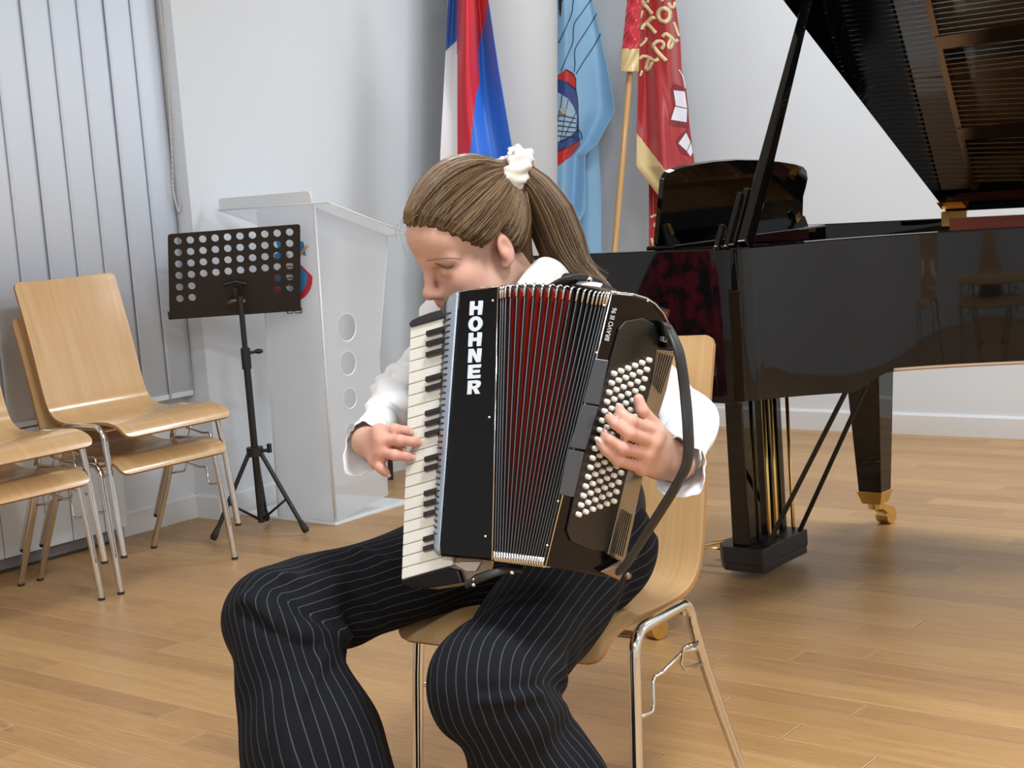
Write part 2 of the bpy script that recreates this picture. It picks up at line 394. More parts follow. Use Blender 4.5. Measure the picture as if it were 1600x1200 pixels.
# ------------------------------------------------------------------ frosted lectern
def acrylic():
    mt = bpy.data.materials.new('frosted_acrylic'); mt.use_nodes = True; t = mt.node_tree; t.nodes.clear()
    out = t.nodes.new('ShaderNodeOutputMaterial'); a = t.nodes.new('ShaderNodeBsdfTransparent'); d = t.nodes.new('ShaderNodeBsdfDiffuse')
    tl = t.nodes.new('ShaderNodeBsdfTranslucent'); g = t.nodes.new('ShaderNodeBsdfGlossy')
    d.inputs[0].default_value = (.93, .95, .97, 1); tl.inputs[0].default_value = (.95, .97, .98, 1); a.inputs[0].default_value = (.97, .98, 1, 1)
    g.inputs['Roughness'].default_value = .25
    m1, m2, m3 = (t.nodes.new('ShaderNodeMixShader') for _ in range(3))
    m1.inputs[0].default_value = .5; t.links.new(d.outputs[0], m1.inputs[1]); t.links.new(tl.outputs[0], m1.inputs[2])
    m2.inputs[0].default_value = .5; t.links.new(a.outputs[0], m2.inputs[1]); t.links.new(m1.outputs[0], m2.inputs[2])
    m3.inputs[0].default_value = .05; t.links.new(m2.outputs[0], m3.inputs[1]); t.links.new(g.outputs[0], m3.inputs[2])
    t.links.new(m3.outputs[0], out.inputs[0]); return mt
ACR = acrylic(); ACRE = mat('acrylic_edge', (.82, .86, .88), .3)
lec = thing('lectern', 'frosted white acrylic lectern with a coloured crest standing behind the music stand', 'lectern', (-4.45, 4.3, 0))
def quad_plate(name, q, th, mt, parent, holes=()):
    q = [np.array(p, float) for p in q]; x = nrm(q[1]-q[0]); z = nrm(np.cross(x, q[3]-q[0])); y = np.cross(z, x)
    o2 = [((p-q[0]) @ x, (p-q[0]) @ y) for p in q]
    return plate_with_holes(name, o2, [[((p-q[0]) @ x, (p-q[0]) @ y) for p in h] for h in holes], th, frame4(q[0], x, y, z), mt, parent), (q[0], x, y, z)
fp, _ = quad_plate('front_panel', [(-4.535, 4.1, .012), (-4.218, 4.1, .012), (-4.178, 4.1, 1.234), (-4.488, 4.1, 1.234)], .008, ACR, lec)
b = MB(); b.tube([(-4.218, 4.098, .012), (-4.178, 4.098, 1.234)], .004, 8); b.tube([(-4.535, 4.098, .012), (-4.488, 4.098, 1.234)], .003, 8); b.build('bonded_edge', ACRE, fp, smooth=True)
sdp = [onx(525, 815, -4.22), onx(597, 772, -4.245), onx(583, 560, -4.245), onx(597, 368, -4.245), onx(493, 322, -4.20)]
sdp = [V(-4.215, p[1], max(p[2], .012)) for p in sdp]
cs = [(541, 512, 15, 22), (543, 568, 13, 19), (546, 623, 11, 16), (549, 674, 9, 13)]
def ell(cx, cy, rx, ry, X, n=28): return [onx(cx+rx*math.cos(2*math.pi*k/n), cy+ry*math.sin(2*math.pi*k/n), X) for k in range(n)]
sp_, _ = quad_plate('side_panel', sdp, .008, ACR, lec, [ell(*c, -4.215) for c in cs])
for c in cs:
    b = MB(); b.tube(ell(*c, -4.215), .0035, 8, closed=True); b.build('hole_rim', ACRE, sp_, smooth=True)
b = MB(); b.tube([sdp[1], sdp[2], sdp[3]], .003, 8); b.tube([sdp[3], sdp[4]], .0022, 8); b.build('bonded_edge', ACRE, sp_, smooth=True)
quad_plate('side_panel', [(p[0]-.31, p[1], p[2]) for p in sdp], .008, ACR, lec)
tp, _ = quad_plate('reading_shelf', [(-4.705, 4.095, 1.238), (-4.10, 4.095, 1.238), (-4.10, 4.53, 1.09), (-4.705, 4.53, 1.09)], .008, ACR, lec)
b = MB(); b.tube([(-4.71, 4.09, 1.24), (-4.10, 4.09, 1.24), (-4.10, 4.53, 1.092), (-4.71, 4.53, 1.092)], .0028, 8, closed=True); b.build('shelf_edge', ACRE, tp, smooth=True)
lp = [(-4.705, 1.238), (-4.188, 1.238), (-4.186, 1.262)] + [(-4.206+.02*math.cos(a), 1.266+.02*math.sin(a)) for a in np.linspace(0, math.pi/2, 6)] + [(-4.690+.015*math.cos(a), 1.27+.015*math.sin(a)) for a in np.linspace(math.pi/2, math.pi, 6)]
plate_with_holes('raised_lip', lp, [], .006, frame4((0, 4.092, 0), (1, 0, 0), (0, 0, 1), (0, -1, 0)), ACRE, lec)
b = MB(); b.box((-4.475, 4.31, .006), (.53, .44, .012)); b.build('base_plate', ACRE, lec, bevel=.002)
# crest on the front panel (built flat on the panel, pixel traced at the panel's plane)
def flat_poly(name, px, Y, mt, parent, th=.0015, holes=()):
    return plate_with_holes(name, [(lambda p: (p[0], p[2]))(ony(x, y, Y)) for x, y in px], [[(lambda p: (p[0], p[2]))(ony(x, y, Y)) for x, y in h] for h in holes], th, frame4((0, Y, 0), (1, 0, 0), (0, 0, 1), (0, -1, 0)), mt, parent)
CRB = mat('crest_blue', (.03, .28, .62), .4); CRR = mat('crest_red', (.60, .03, .045), .4); CRK = mat('crest_black', (.015, .015, .015), .5); CRW = mat('crest_white', (.78, .80, .80), .5); CRT = mat('crest_tan', (.62, .48, .30), .5)
cr, YC = fp, 4.094
def arc(cx, cy, rx, ry, a0, a1, n=14): return [(cx+rx*math.cos(math.radians(a0+(a1-a0)*k/n)), cy+ry*math.sin(math.radians(a0+(a1-a0)*k/n))) for k in range(n+1)]
flat_poly('crest_shield', [(468, 412), (488, 432)] + arc(456, 436, 32, 36, 0, 180) + [(424, 432), (444, 412)], YC, CRR, cr)
flat_poly('crest_ring', [(466, 414), (480, 428)] + arc(456, 434, 24, 29, 0, 180) + [(432, 428), (446, 414)], YC-.0016, CRB, cr)
flat_poly('crest_field', arc(456, 430, 13, 26, 0, 360, 24), YC-.0032, CRW, cr)
for k in range(7): flat_poly('crest_line', [(443, 410+6*k), (469, 409+6*k), (469, 410+6*k), (443, 411.3+6*k)], YC-.0046, CRK, cr, .0008)
flat_poly('crest_bow', [(430, 374), (442, 371), (447, 384), (435, 388)], YC, CRB, cr); flat_poly('crest_bow', [(466, 376), (474, 378), (478, 400), (468, 396)], YC-.001, CRB, cr)
flat_poly('crest_bow', [(428, 398), (440, 392), (444, 402), (432, 408)], YC-.001, CRB, cr)
flat_poly('crest_bow', [(464, 400), (480, 382), (482, 385), (467, 404)], YC-.0026, CRT, cr); flat_poly('crest_bow', [(440, 386), (452, 400), (448, 403), (436, 390)], YC-.0026, CRT, cr)
b = MB(); w = lambda x, y: ony(x, y, YC-.002)
for l in (((448, 482), (471, 481)), ((448, 482), (449, 490)), ((471, 481), (471, 489)), ((449, 490), (457, 489), (459, 484), (462, 489), (471, 489)), ((459, 470), (459, 484))): b.tube([w(*q) for q in l], .0018, 6)
b.build('crest_foot', CRK, cr)

# ------------------------------------------------------------------ music stand
MS = V(-4.40, 3.886, 0); mN = nrm(V(CF[0], CF[1], 0)); mW = V(-mN[1]*-1, mN[0]*-1, 0) if False else V(mN[1], -mN[0], 0)
mz = lambda y: hit(385, y, MS, mN)[2]
ms = thing('music_stand', 'black music stand with perforated desk in front of the lectern', 'music stand', MS)
zh, zc, zt = mz(706), mz(556), mz(462)
b = MB(); b.cyl(MS+V(0, 0, .045), MS+V(0, 0, zc), .0135, 16); b.build('lower_tube', BLACKM, ms, smooth=True, autosm=50)
b = MB(); b.cyl(MS+V(0, 0, zc-.02), MS+V(0, 0, zt), .0105, 14); b.build('upper_tube', BLACKM, ms, smooth=True, autosm=50)
b = MB(); b.cyl(MS+V(0, 0, zc-.05), MS+V(0, 0, zc+.03), .018, 16); c_ = b.build('collar', BLACKM, ms, smooth=True, autosm=50)
b = MB(); b.cyl(MS+V(0, 0, zc+.01), MS+mW*.035+V(0, 0, zc+.012), .006, 10); b.sphere(MS+mW*.05+V(0, 0, zc+.014), .011, 12, 8, (1.6, .8, .9), (mW, mN, (0, 0, 1))); b.build('knob', BLACKM, c_, smooth=True)
b = MB(); b.cyl(MS+V(0, 0, zh-.018), MS+V(0, 0, zh+.016), .032, 20); h_ = b.build('hub', BLACKM, ms, smooth=True, autosm=50)
b = MB(); b.cyl(MS+mW*.03+V(0, 0, zh), MS+mW*.05+V(0, 0, zh), .007, 10); b.box(MS+mW*.056+V(0, 0, zh+.008), (.012, .014, .034)); b.build('knob', BLACKM, h_, smooth=True, autosm=40)
for px in ((335, 848), (476, 836), (419, 812)):
    F = onz(*px, 0.0); F = MS + nrm(F-MS)*.205; d = nrm(F-MS)
    b = MB(); b.tube([MS+d*.028+V(0, 0, zh-.01), F+V(0, 0, .022)-d*.012], .0085, 12); lg = b.build('leg', BLACKM, ms, smooth=True, autosm=50)
    b = MB(); a = F+V(0, 0, .012)-d*.004; e = F+V(0, 0, .055)-d*.03
    b.tube([a, a*.75+e*.25, e], [.010, .0145, .0095], 12); b.build('rubber_foot', RUBBER, lg, smooth=True)
    b = MB(); mid = (MS+d*.028+V(0, 0, zh-.01))*.45+F*.55; b.tube([mid, MS+d*.012+V(0, 0, .06)], .005, 8); b.build('brace', BLACKM, ms, smooth=True)
mV = nrm(V(0, 0, 1)*math.cos(math.radians(14)) - mN*math.sin(math.radians(14))); mP = np.cross(mW, mV)
D0 = MS + V(0, 0, mz(425)) + mN*.035
loc2 = lambda x, y: (lambda p: ((p-D0) @ mW, (p-D0) @ mV))(hit(x, y, D0, mP))
TL, TR, BR, BL = loc2(262, 366), loc2(469, 350), loc2(470, 484), loc2(265, 498)
def rr(p, q, s, rad=.012):   # rounded corner at p between directions to q and s
    p, q, s = map(np.array, (p, q, s)); a = p+nrm(q-p)*rad; c = p+nrm(s-p)*rad
    return [tuple((1-t)**2*a+2*t*(1-t)*p+t*t*c) for t in np.linspace(0, 1, 5)]
outer = rr(TL, BL, TR)+rr(TR, TL, BR)+[BR, BL]
holes = []
for c in range(10):
    for r_ in range(6):
        if r_ >= 4 and 2 <= c <= 7: continue
        u_ = c/9; x0 = 142+(797-142)*u_; y0 = 362+(310-362)*u_; dy = (67.4*(1-u_)+65.6*u_)
        holes.append(circle2(loc2(240+(x0+2.5*r_*(1-u_))/3.75, 280+(y0+dy*r_)/3.75), .0140, 18))
DESK = mat('desk_black', (.016, .012, .010), .55)
dk = plate_with_holes('desk', outer, holes, .0018, frame4(D0, mW, mV, mP), DESK, ms)
b = MB(); q0, q1 = D0+mW*BL[0]+mV*BL[1], D0+mW*BR[0]+mV*BR[1]
b.hexa([q0-mV*.004, q1-mV*.004, q1-mV*.004+mN*.05, q0-mV*.004+mN*.05, q0, q1, q1+mN*.05, q0+mN*.05]); b.hexa([q0-mW*.004-mV*.004, q0-mV*.004, q0-mV*.004+mN*.05, q0-mW*.004-mV*.004+mN*.05, q0-mW*.004+mV*.03, q0+mV*.03, q0+mV*.012+mN*.05, q0-mW*.004+mV*.012+mN*.05])
b.build('ledge', DESK, dk)
hp = lambda x, y, o=0: hit(x, y, D0-mN*(.012+o), mP)
b = MB(); b.tube([hp(350, 445), hp(368, 440), hp(386, 444)], .006, 8); b.box(hp(368, 452, -.006), (.05, .05, .012), (mW, mV, mP)); b.box(hp(369, 458, .012), (.018, .05, .03), (mW, mV, mP)); b.tube([MS+V(0, 0, zt-.02), hp(369, 462, .01)], .012, 12); br = b.build('tilt_bracket', BLACKM, ms, smooth=True, autosm=40)
b = MB(); b.tube([hp(356, 472, .03), hp(370, 469, .035), hp(383, 470, .03)], [.010, .006, .010], 12); b.build('wing_nut', mat('dark_chrome', (.25, .25, .26), .25, 1), br, smooth=True)

# ------------------------------------------------------------------ flags
def tab(pts):
    Y = [p[0] for p in pts]; X = [p[1] for p in pts]; return lambda y: float(np.interp(y, Y, X))
def satin(name, c=(.5,.5,.5), rough=.36): 
    return mat(name, c, rough, spec=.45, sheen=.3)
class Cloth:
    def __init__(s, L, R, y0, y1, d, fold): s.L, s.R, s.y0, s.y1, s.d, s.fold = tab(L), tab(R), y0, y1, d, fold
    def pt(s, x, y, off=0):
        l, r = s.L(y), s.R(y); u = (x-l)/max(r-l, 1e-6); return at(x, y, s.d(y) + s.fold(u, y) - off)
    def mesh(s, name, region, mats, parent, nu=70, nv=150):
        b = MB(); vs = []; ys = np.linspace(s.y0, s.y1, nv)
        for y in ys:
            l, r = s.L(y), s.R(y)
            for i in range(nu): vs.append(s.pt(l+(r-l)*i/(nu-1), y))
        for j in range(nv-1):
            yc = (ys[j]+ys[j+1])/2; l, r = s.L(yc), s.R(yc)
            for i in range(nu-1):
                xc = l+(r-l)*(i+.5)/(nu-1); q = (j*nu+i, j*nu+i+1, (j+1)*nu+i+1, (j+1)*nu+i)
                b.f.append(q); b.mi.append(region(xc, yc))
        b.v = [tuple(p) for p in vs]; return b.build(name, mats, parent, smooth=True, solid=.0015)
    def ribbon(s, name, lines, w, mt, parent, off=.004, close=False):
        b = MB()
        for ln in lines:
            P = smooth_path([(x, y, 0) for x, y in ln], 5) if len(ln) > 2 else np.array([[*ln[0], 0], [*ln[1], 0]], float)
            if len(P) == 2: P = np.array([P[0]+(P[1]-P[0])*t for t in np.linspace(0, 1, 8)])
            T = np.gradient(P, axis=0); T /= np.linalg.norm(T, axis=1)[:, None]+1e-9; N = np.stack([-T[:, 1], T[:, 0]], 1)
            ww = np.full(len(P), w/2); 
            A = [s.pt(p[0]+n[0]*h, p[1]+n[1]*h, off) for p, n, h in zip(P, N, ww)]; B = [s.pt(p[0]-n[0]*h, p[1]-n[1]*h, off) for p, n, h in zip(P, N, ww)]
            b.grid([A, B])
        return b.build(name, mt, parent, smooth=True, solid=.001)
    def patch(s, name, poly, mt, parent, off=.003, step=3.0):
        xs = [p[0] for p in poly]; ys = [p[1] for p in poly]; bm = bmesh.new()
        f = bm.faces.new([bm.verts.new((x, y, 0)) for x, y in poly]); bmesh.ops.triangulate(bm, faces=[f])
        for _ in range(3): bmesh.ops.subdivide_edges(bm, edges=[e for e in bm.edges if e.calc_length() > step], cuts=1, use_grid_fill=True)
        bmesh.ops.triangulate(bm, faces=bm.faces)
        for v in bm.verts: v.co = Vector(s.pt(v.co.x, v.co.y, off))
        me = bpy.data.meshes.new(name); bm.to_mesh(me); bm.free(); me.materials.append(mt)
        for p in me.polygons: p.use_smooth = True
        return link(name, me, parent)
WOODP = mat('pole_wood', (.56, .32, .12), .35, coat=.3)
def pole(name, p, parent, r=.014, mt=None, z0=None, z1=None):
    a, c = np.array(p[0], float), np.array(p[1], float); d = (c-a)/(c[2]-a[2])
    if z0 is not None: a = a+d*(z0-a[2])
    if z1 is not None: c = c+d*(z1-c[2])
    b = MB(); b.tube([a, c], r, 14); return b.build(name, mt or WOODP, parent, smooth=True, autosm=50)
# tricolour
f1 = Cloth([(-60, 702), (0, 700), (70, 697), (180, 691), (240, 688), (420, 684)], [(-60, 752), (0, 763), (100, 778), (240, 802), (420, 818)], -60, 420, lambda y: 6.45, lambda u, y: .035*math.sin(2*math.pi*1.6*u+.4) - (.05 if u < .16 else 0)*0 + .012*math.sin(9*u+y*.02))
fb = tab([(-60, 775), (0, 763), (35, 757), (70, 749), (85, 747), (130, 749), (150, 743), (190, 739), (240, 734), (420, 724)])
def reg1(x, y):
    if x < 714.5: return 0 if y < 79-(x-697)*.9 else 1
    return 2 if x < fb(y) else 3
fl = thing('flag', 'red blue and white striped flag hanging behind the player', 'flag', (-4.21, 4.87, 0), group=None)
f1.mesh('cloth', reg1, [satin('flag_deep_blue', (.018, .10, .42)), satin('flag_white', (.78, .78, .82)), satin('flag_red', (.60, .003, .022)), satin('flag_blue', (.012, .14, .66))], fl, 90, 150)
pa, pb_ = at(742, -60, 6.5), at(742, 240, 6.5); pole('pole', ((pb_[0], pb_[1], .06), (pa[0]*.3+pb_[0]*.7, pa[1]*.3+pb_[1]*.7, 2.35)), fl)
b = MB(); b.cyl((pb_[0], pb_[1], .12), (pb_[0], pb_[1], .42), .02, 14); hb = V(pb_[0], pb_[1], .36)
st = b.build('stand_socket', BLACKM, fl, smooth=True, autosm=50)
lf = onz(611, 752, 0)
for k in range(3):
    a0 = math.atan2(lf[1]-hb[1], lf[0]-hb[0])+k*2*math.pi/3; q = V(math.cos(a0), math.sin(a0), 0)*np.linalg.norm(lf[:2]-hb[:2]); b = MB(); b.tube([hb+V(0, 0, .03), V(hb[0], hb[1], .30)+q*.75, V(hb[0], hb[1], .22)+q*.98, V(hb[0], hb[1], .008)+q], .012, 10); b.build('stand_leg', BLACKM, fl, smooth=True, autosm=50)
# light blue banner with a crest
DLINE = mat('flag_line', (.02, .035, .07), .5)
f2 = thing('flag', 'light blue flag with dark lines and a crest, half hidden behind the round column', 'flag', at(900, 395, 7.75)*V(1, 1, 0))
c2 = Cloth([(-60, 856), (400, 856)], [(-60, 910), (0, 925), (52, 938), (110, 950), (165, 960), (178, 959), (196, 949), (224, 934), (241, 915), (330, 914), (372, 893), (400, 876)], -60, 400, lambda y: 7.62, lambda u, y: .03*math.sin(2*math.pi*1.3*u+1.2+y*.003)+.012*math.sin(14*u+y*.015))
cl2 = c2.mesh('cloth', lambda x, y: 0, [satin('flag_light_blue', (.31, .58, .85))], f2, 60, 140)
b2 = Cloth([(200, 880), (560, 876)], [(200, 933), (224, 935), (300, 940), (560, 941)], 200, 560, lambda y: 7.72, lambda u, y: .02*math.sin(6*u+.5))
b2.mesh('cloth_fold', lambda x, y: 0, [satin('flag_light_blue')], f2, 30, 60)
Z5 = lambda L: [(840+x/5, y/5) for x, y in L]
c2.ribbon('printed_line', [Z5(l) for l in ([(205, -20), (185, 20), (163, 70)], [(283, -20), (275, 40), (265, 110), (215, 230), (163, 335)], [(430, -20), (360, 80), (295, 170), (280, 230), (275, 330), (230, 440), (182, 555)], [(462, 105), (400, 210), (310, 350), (290, 410), (292, 490), (288, 560)], [(492, 262), (440, 360), (360, 480), (303, 575)])], 1.3, DLINE, cl2)
CRD = mat('crest_navy', (.035, .07, .26), .5)
c2.patch('crest_red_top', Z5([(110, 600), (165, 580), (222, 540), (275, 573), (300, 620), (299, 692), (235, 642), (165, 622), (110, 625)]), satin('crest_red_satin', (.68, .03, .025)), cl2)
c2.patch('crest_blue_band', Z5([(110, 628), (165, 627), (235, 648), (299, 698), (314, 800), (318, 930), (322, 1040), (300, 1000), (306, 900), (280, 830), (240, 770), (165, 722), (110, 710)]), CRD, cl2)
c2.patch('crest_field', Z5([(110, 712), (165, 724), (240, 772), (280, 832), (306, 902), (302, 990), (260, 1060), (165, 1115), (110, 1130)]), satin('crest_pale', (.42, .60, .76)), cl2)
c2.patch('crest_blue_base', Z5([(110, 1135), (165, 1118), (262, 1062), (318, 1010), (330, 1085), (165, 1178), (110, 1200)]), CRD, cl2, .004)
c2.patch('crest_red_base', Z5([(110, 1205), (165, 1182), (330, 1092), (334, 1130), (270, 1215), (165, 1290), (110, 1300)]), satin('crest_red_satin'), cl2, .004)
c2.ribbon('crest_lines', [Z5(l) for l in ([(120, 900+38*k), (200, 905+40*k), (300, 925+36*k)] for k in range(5))] + [Z5([(240, 775), (215, 900), (180, 1110)]), Z5([(190, 740), (180, 830), (150, 960)]), Z5([(300, 880), (250, 980), (190, 1110)])], 1.1, DLINE, cl2, .007)
c2.ribbon('crest_outline', [Z5(l) for l in ([(110, 625), (165, 624), (235, 645), (300, 697)], [(300, 620), (300, 697), (315, 800), (320, 1040)], [(220, 540), (275, 573), (300, 620)], [(110, 1132), (262, 1062), (318, 1010), (350, 1075), (330, 1088)], [(110, 1202), (250, 1140), (330, 1090)])], 1.0, DLINE, cl2, .008)
c2.ribbon('crest_figure', [Z5([(170, 850), (190, 880), (215, 885), (222, 850)])], 3, CRT, cl2, .009)
pa = at(897, 300, 7.72); pole('pole', ((pa[0], pa[1], .02), (pa[0], pa[1], 2.6)), f2, mt=BLACKM)
b = MB(); b.cyl((pa[0], pa[1], 0), (pa[0], pa[1], .03), .12, 28); b.build('base', BLACKM, f2, smooth=True, autosm=40)
# red banner with gold letters
f3 = thing('flag', 'red satin banner with gold lettering and white books on a bare wooden pole', 'flag', at(955, 395, 7.15)*V(1, 1, 0))
RED = satin('banner_red', (.36, .013, .017), .3); GOLD = satin('banner_gold', (.66, .50, .24), .33); GOLDL = satin('letter_gold', (.72, .56, .29), .4)
c3 = Cloth([(-60, 1003), (0, 1001), (120, 997), (200, 995), (260, 994), (306, 1029)], [(-60, 1050), (0, 1055), (60, 1063), (105, 1065), (150, 1072), (200, 1078), (245, 1084), (306, 1092)], -60, 306, lambda y: 7.1, lambda u, y: .04*math.sin(2*math.pi*1.05*u+.3+y*.004)+.010*math.sin(16*u-y*.01))
def reg3(x, y): return 1 if (y > 208+(x-995)*1.29 and x < 1045) else 0
cl3 = c3.mesh('cloth', reg3, [RED, GOLD], f3, 90, 170)
b3 = Cloth([(285, 1014), (560, 1014)], [(285, 1040), (560, 1060)], 285, 560, lambda y: 7.2, lambda u, y: .02*math.sin(7*u))
bk = b3.mesh('cloth_fold', lambda x, y: 0, [RED], f3, 24, 60)
b3.ribbon('letter', [[(1017, 340), (1026, 336), (1030, 345), (1022, 352), (1030, 360)]], 4, GOLDL, bk); b3.ribbon('letter', [[(1018, 372), (1022, 386)]], 4, GOLDL, bk)
Z7 = lambda L: [(960+x/10, y/10) for x, y in L]
for ln, w in (([(430, 10), (500, 110), (585, 225)], 6.5), ([(445, 165), (435, 220), (412, 285)], 4), ([(440, 465), (455, 410), (520, 345), (590, 275), (625, 300)], 6), ([(500, 365), (570, 440), (645, 520)], 6.5), ([(500, 585), (480, 650), (405, 725)], 4.5),
              ([(845, 40), (880, 105), (930, 110), (950, 30)], 5), ([(520, 0), (512, 45)], 5), ([(735, -30), (740, 25)], 5), ([(928, 345), (965, 440), (1010, 570)], 4),
              ([(400, 925), (450, 880), (540, 900), (620, 950), (690, 920)], 5.5), ([(540, 915), (505, 1000), (488, 1085), (540, 1080), (590, 970)], 5), ([(595, 715), (690, 830), (810, 955)], 6.5), ([(595, 715), (660, 650), (740, 650), (770, 705), (735, 770)], 5.5),
              ([(750, 580), (800, 530), (880, 575), (950, 650), (995, 615)], 5.5), ([(895, 600), (850, 690), (850, 740), (890, 740), (930, 650)], 5), ([(440, 1100), (425, 1150), (408, 1190)], 4)):
    c3.ribbon('letter', [Z7(ln)], w, GOLDL, cl3)
c3.ribbon('letter', [Z7([(778+98*math.cos(a), 235+105*math.sin(a)) for a in np.linspace(0, 2*math.pi, 15)])], 6.5, GOLDL, cl3)
BOOKW = satin('book_white', (.72, .72, .78)); MAROON = mat('book_edge', (.20, .012, .018), .5)
c3.patch('book_cover', Z5([(1040, 690), (1062, 650), (1160, 690), (1178, 850), (1180, 1005), (1022, 975), (1030, 900), (1062, 835)]), MAROON, cl3)
c3.patch('book_page', Z5([(1062, 705), (1150, 715), (1168, 845), (1080, 825)]), BOOKW, cl3, .005); c3.patch('book_page', Z5([(1075, 832), (1168, 852), (1165, 955), (1042, 935)]), BOOKW, cl3, .005)
c3.patch('book_cover', Z5([(1080, 1095), (1168, 1005), (1210, 1130), (1205, 1230), (1120, 1200)]), MAROON, cl3); c3.patch('book_page', Z5([(1100, 1120), (1160, 1035), (1195, 1110), (1165, 1180)]), BOOKW, cl3, .005); c3.patch('book_page', Z5([(1168, 1185), (1200, 1115), (1212, 1190), (1195, 1225)]), BOOKW, cl3, .005)
c3.ribbon('book_ribbon', [Z5([(1105, 545), (1135, 600), (1152, 690)])], 1.6, BOOKW, cl3)
ap, cp = at(989, 60, 7.1), at(960, 395, 7.1); pole('pole', (cp, ap), f3, .0145, z0=.02, z1=2.6)
slv = Cloth([(-60, 982), (0, 980), (76, 972)], [(-60, 1004), (0, 1002), (76, 999)], -60, 77, lambda y: 7.075, lambda u, y: -.03*math.sin(math.pi*u)+.008*math.sin(y*.32+9*u)*math.sin(13*u+y*.11))
sv = slv.mesh('sleeve', lambda x, y: 0, [satin('sleeve_red', (.50, .012, .03), .28)], f3, 30, 90)
slg = Cloth([(76, 972), (112, 969)], [(76, 999), (112, 998)], 76, 112, lambda y: 7.07, lambda u, y: -.03*math.sin(math.pi*u)+.006*math.sin(y*.2+11*u))
slg.mesh('sleeve_cuff', lambda x, y: 0, [GOLD], sv, 24, 24)
b = MB(); b.cyl((*((cp+(ap-cp)/(ap[2]-cp[2])*(.02-cp[2]))[:2]), 0), (*((cp+(ap-cp)/(ap[2]-cp[2])*(.02-cp[2]))[:2]), .035), .17, 28); b.build('base', BLACKM, f3, smooth=True, autosm=40)
# ------------------------------------------------------------------ grand piano
pn = thing('grand_piano', 'black polished grand piano with its lid propped open at the right', 'piano', (-1.7, 4.15, 0))
YT = 3.215; YS = 4.88; XFR = -2.58
zt = lambda y: 1.060-.0118*(y-3.25)
curve = [(XFR, YT), (-2.25, 3.217), (-1.95, 3.221), (-1.89, 3.228), (-1.860, 3.248), (-1.848, 3.285), (-1.822, 3.36), (-1.775, 3.46), (-1.715, 3.55), (-1.63, 3.635), (-1.52, 3.71), (-1.38, 3.79), (-1.18, 3.905), (-1.0, 4.05), (-.88, 4.25), (-.84, 4.48), (-.88, 4.68), (-1.0, 4.82), (-1.2, YS)]
oc = np.vstack([smooth_path([(x, y, 0) for x, y in curve[2:]], 6)[:, :2]]); oc = np.vstack([[curve[0]], [curve[1]], oc, [(-1.8, YS)], [(XFR, YS)]])
T = np.gradient(oc, axis=0); T /= np.linalg.norm(T, axis=1)[:, None]; Nn = np.stack([-T[:, 1], T[:, 0]], 1)   # inward normal (left of travel)
TH = .036; ic = oc + Nn*TH; ic[0, 0] = ic[-1, 0] = XFR; ic[-1] = (XFR, YS-TH)
arcs = np.r_[0, np.cumsum(np.linalg.norm(np.diff(oc, axis=0), axis=1))]
i0 = int(np.argmin(np.linalg.norm(oc-V(-1.858, 3.255), axis=1))); i1 = int(np.argmin(np.linalg.norm(oc-V(-1.735, 3.53), axis=1))); a0, a1 = arcs[i0], arcs[i1]
def zb(i):
    s = arcs[i]
    if s <= a0: return .687
    if s <= a1: return .687-.018*(s-a0)/(a1-a0)
    if s < a1+.11: t = (s-a1)/.11; t = t*t*(3-2*t); return .669+t*.043
    if oc[i, 1] > YS-.02 and oc[i, 0] < -1.9: return .66
    return .712-.012*min(1, max(0, (oc[i, 1]-3.7)/1))
b = MB(); n = len(oc)
sec = [[(*oc[i], zb(i)), (*oc[i], zt(oc[i, 1])-.004), (*(oc[i]+Nn[i]*.004), zt(oc[i, 1])), (*(ic[i]-Nn[i]*.003), zt(oc[i, 1])), (*ic[i], zt(oc[i, 1])-.004), (*ic[i], zb(i))] for i in range(n)]
sec = np.array(sec); sec = np.concatenate([sec, sec[:, :1]], 1); b.grid(sec)
b.add([sec[0, k] for k in range(6)], [tuple(range(6))]); b.add([sec[-1, k] for k in range(6)], [tuple(range(6))])
b.build('rim', PIANO, pn, smooth=True, autosm=35)
b = MB(); i2 = i1+4; m0 = [i for i in range(n) if oc[i, 0] > -1.8 and arcs[i] > a1+.1 and arcs[i] < a1+3]
b.tube([(*(oc[i]-Nn[i]*.001), zb(i)+.004) for i in m0], .0045, 8); b.build('bottom_moulding', mat('pale_edge', (.40, .29, .19), .4), pn, smooth=True)
b = MB(); 
for i in range(n-1):
    if oc[i, 0] > -2.1 and arcs[i] > a1-.5 and oc[i, 1] < YS-.01: b.hexa([(*ic[i], .91), (*ic[i+1], .91), (*(ic[i+1]+Nn[i+1]*.012), .91), (*(ic[i]+Nn[i]*.012), .91), (*ic[i], 1.02), (*ic[i+1], 1.02), (*(ic[i+1]+Nn[i+1]*.012), 1.02), (*(ic[i]+Nn[i]*.012), 1.02)])
b.build('inner_rim', MAHOG, pn)
poly = [p for p in ic if p[0] > -2.36] ; poly = [(-2.36, ic[0][1])] + [tuple(p) for p in poly] + [(-2.36, YS-TH)]
b = MB(); b.prism([(x, y, .90) for x, y in poly], (0, 0, .01)); b.build('soundboard', SNDB, pn)
b = MB(); b.prism([(x, y, .735) for x, y in poly], (0, 0, .02)); b.build('bottom_boards', BLACKM, pn)
b = MB(); b.box((-2.235, (YT+YS)/2, .705), (.68, YS-YT-.03, .05)); b.box((-2.42, (YT+YS)/2, .84), (.03, YS-YT-.08, .22)); b.build('key_bed', PIANO, pn, bevel=.004)
b = MB(); b.box((-2.505, (YT+YS)/2, .752), (.12, YS-YT-.2, .02)); b.build('keyboard', mat('ivory', (.80, .78, .72), .3), pn)
for k in range(36):
    if k % 7 in (2, 6): continue
    b = MB(); b.box((-2.47, 3.38+k*.0375, .768), (.07, .011, .014)); b.build('black_key', BLACKM, pn)
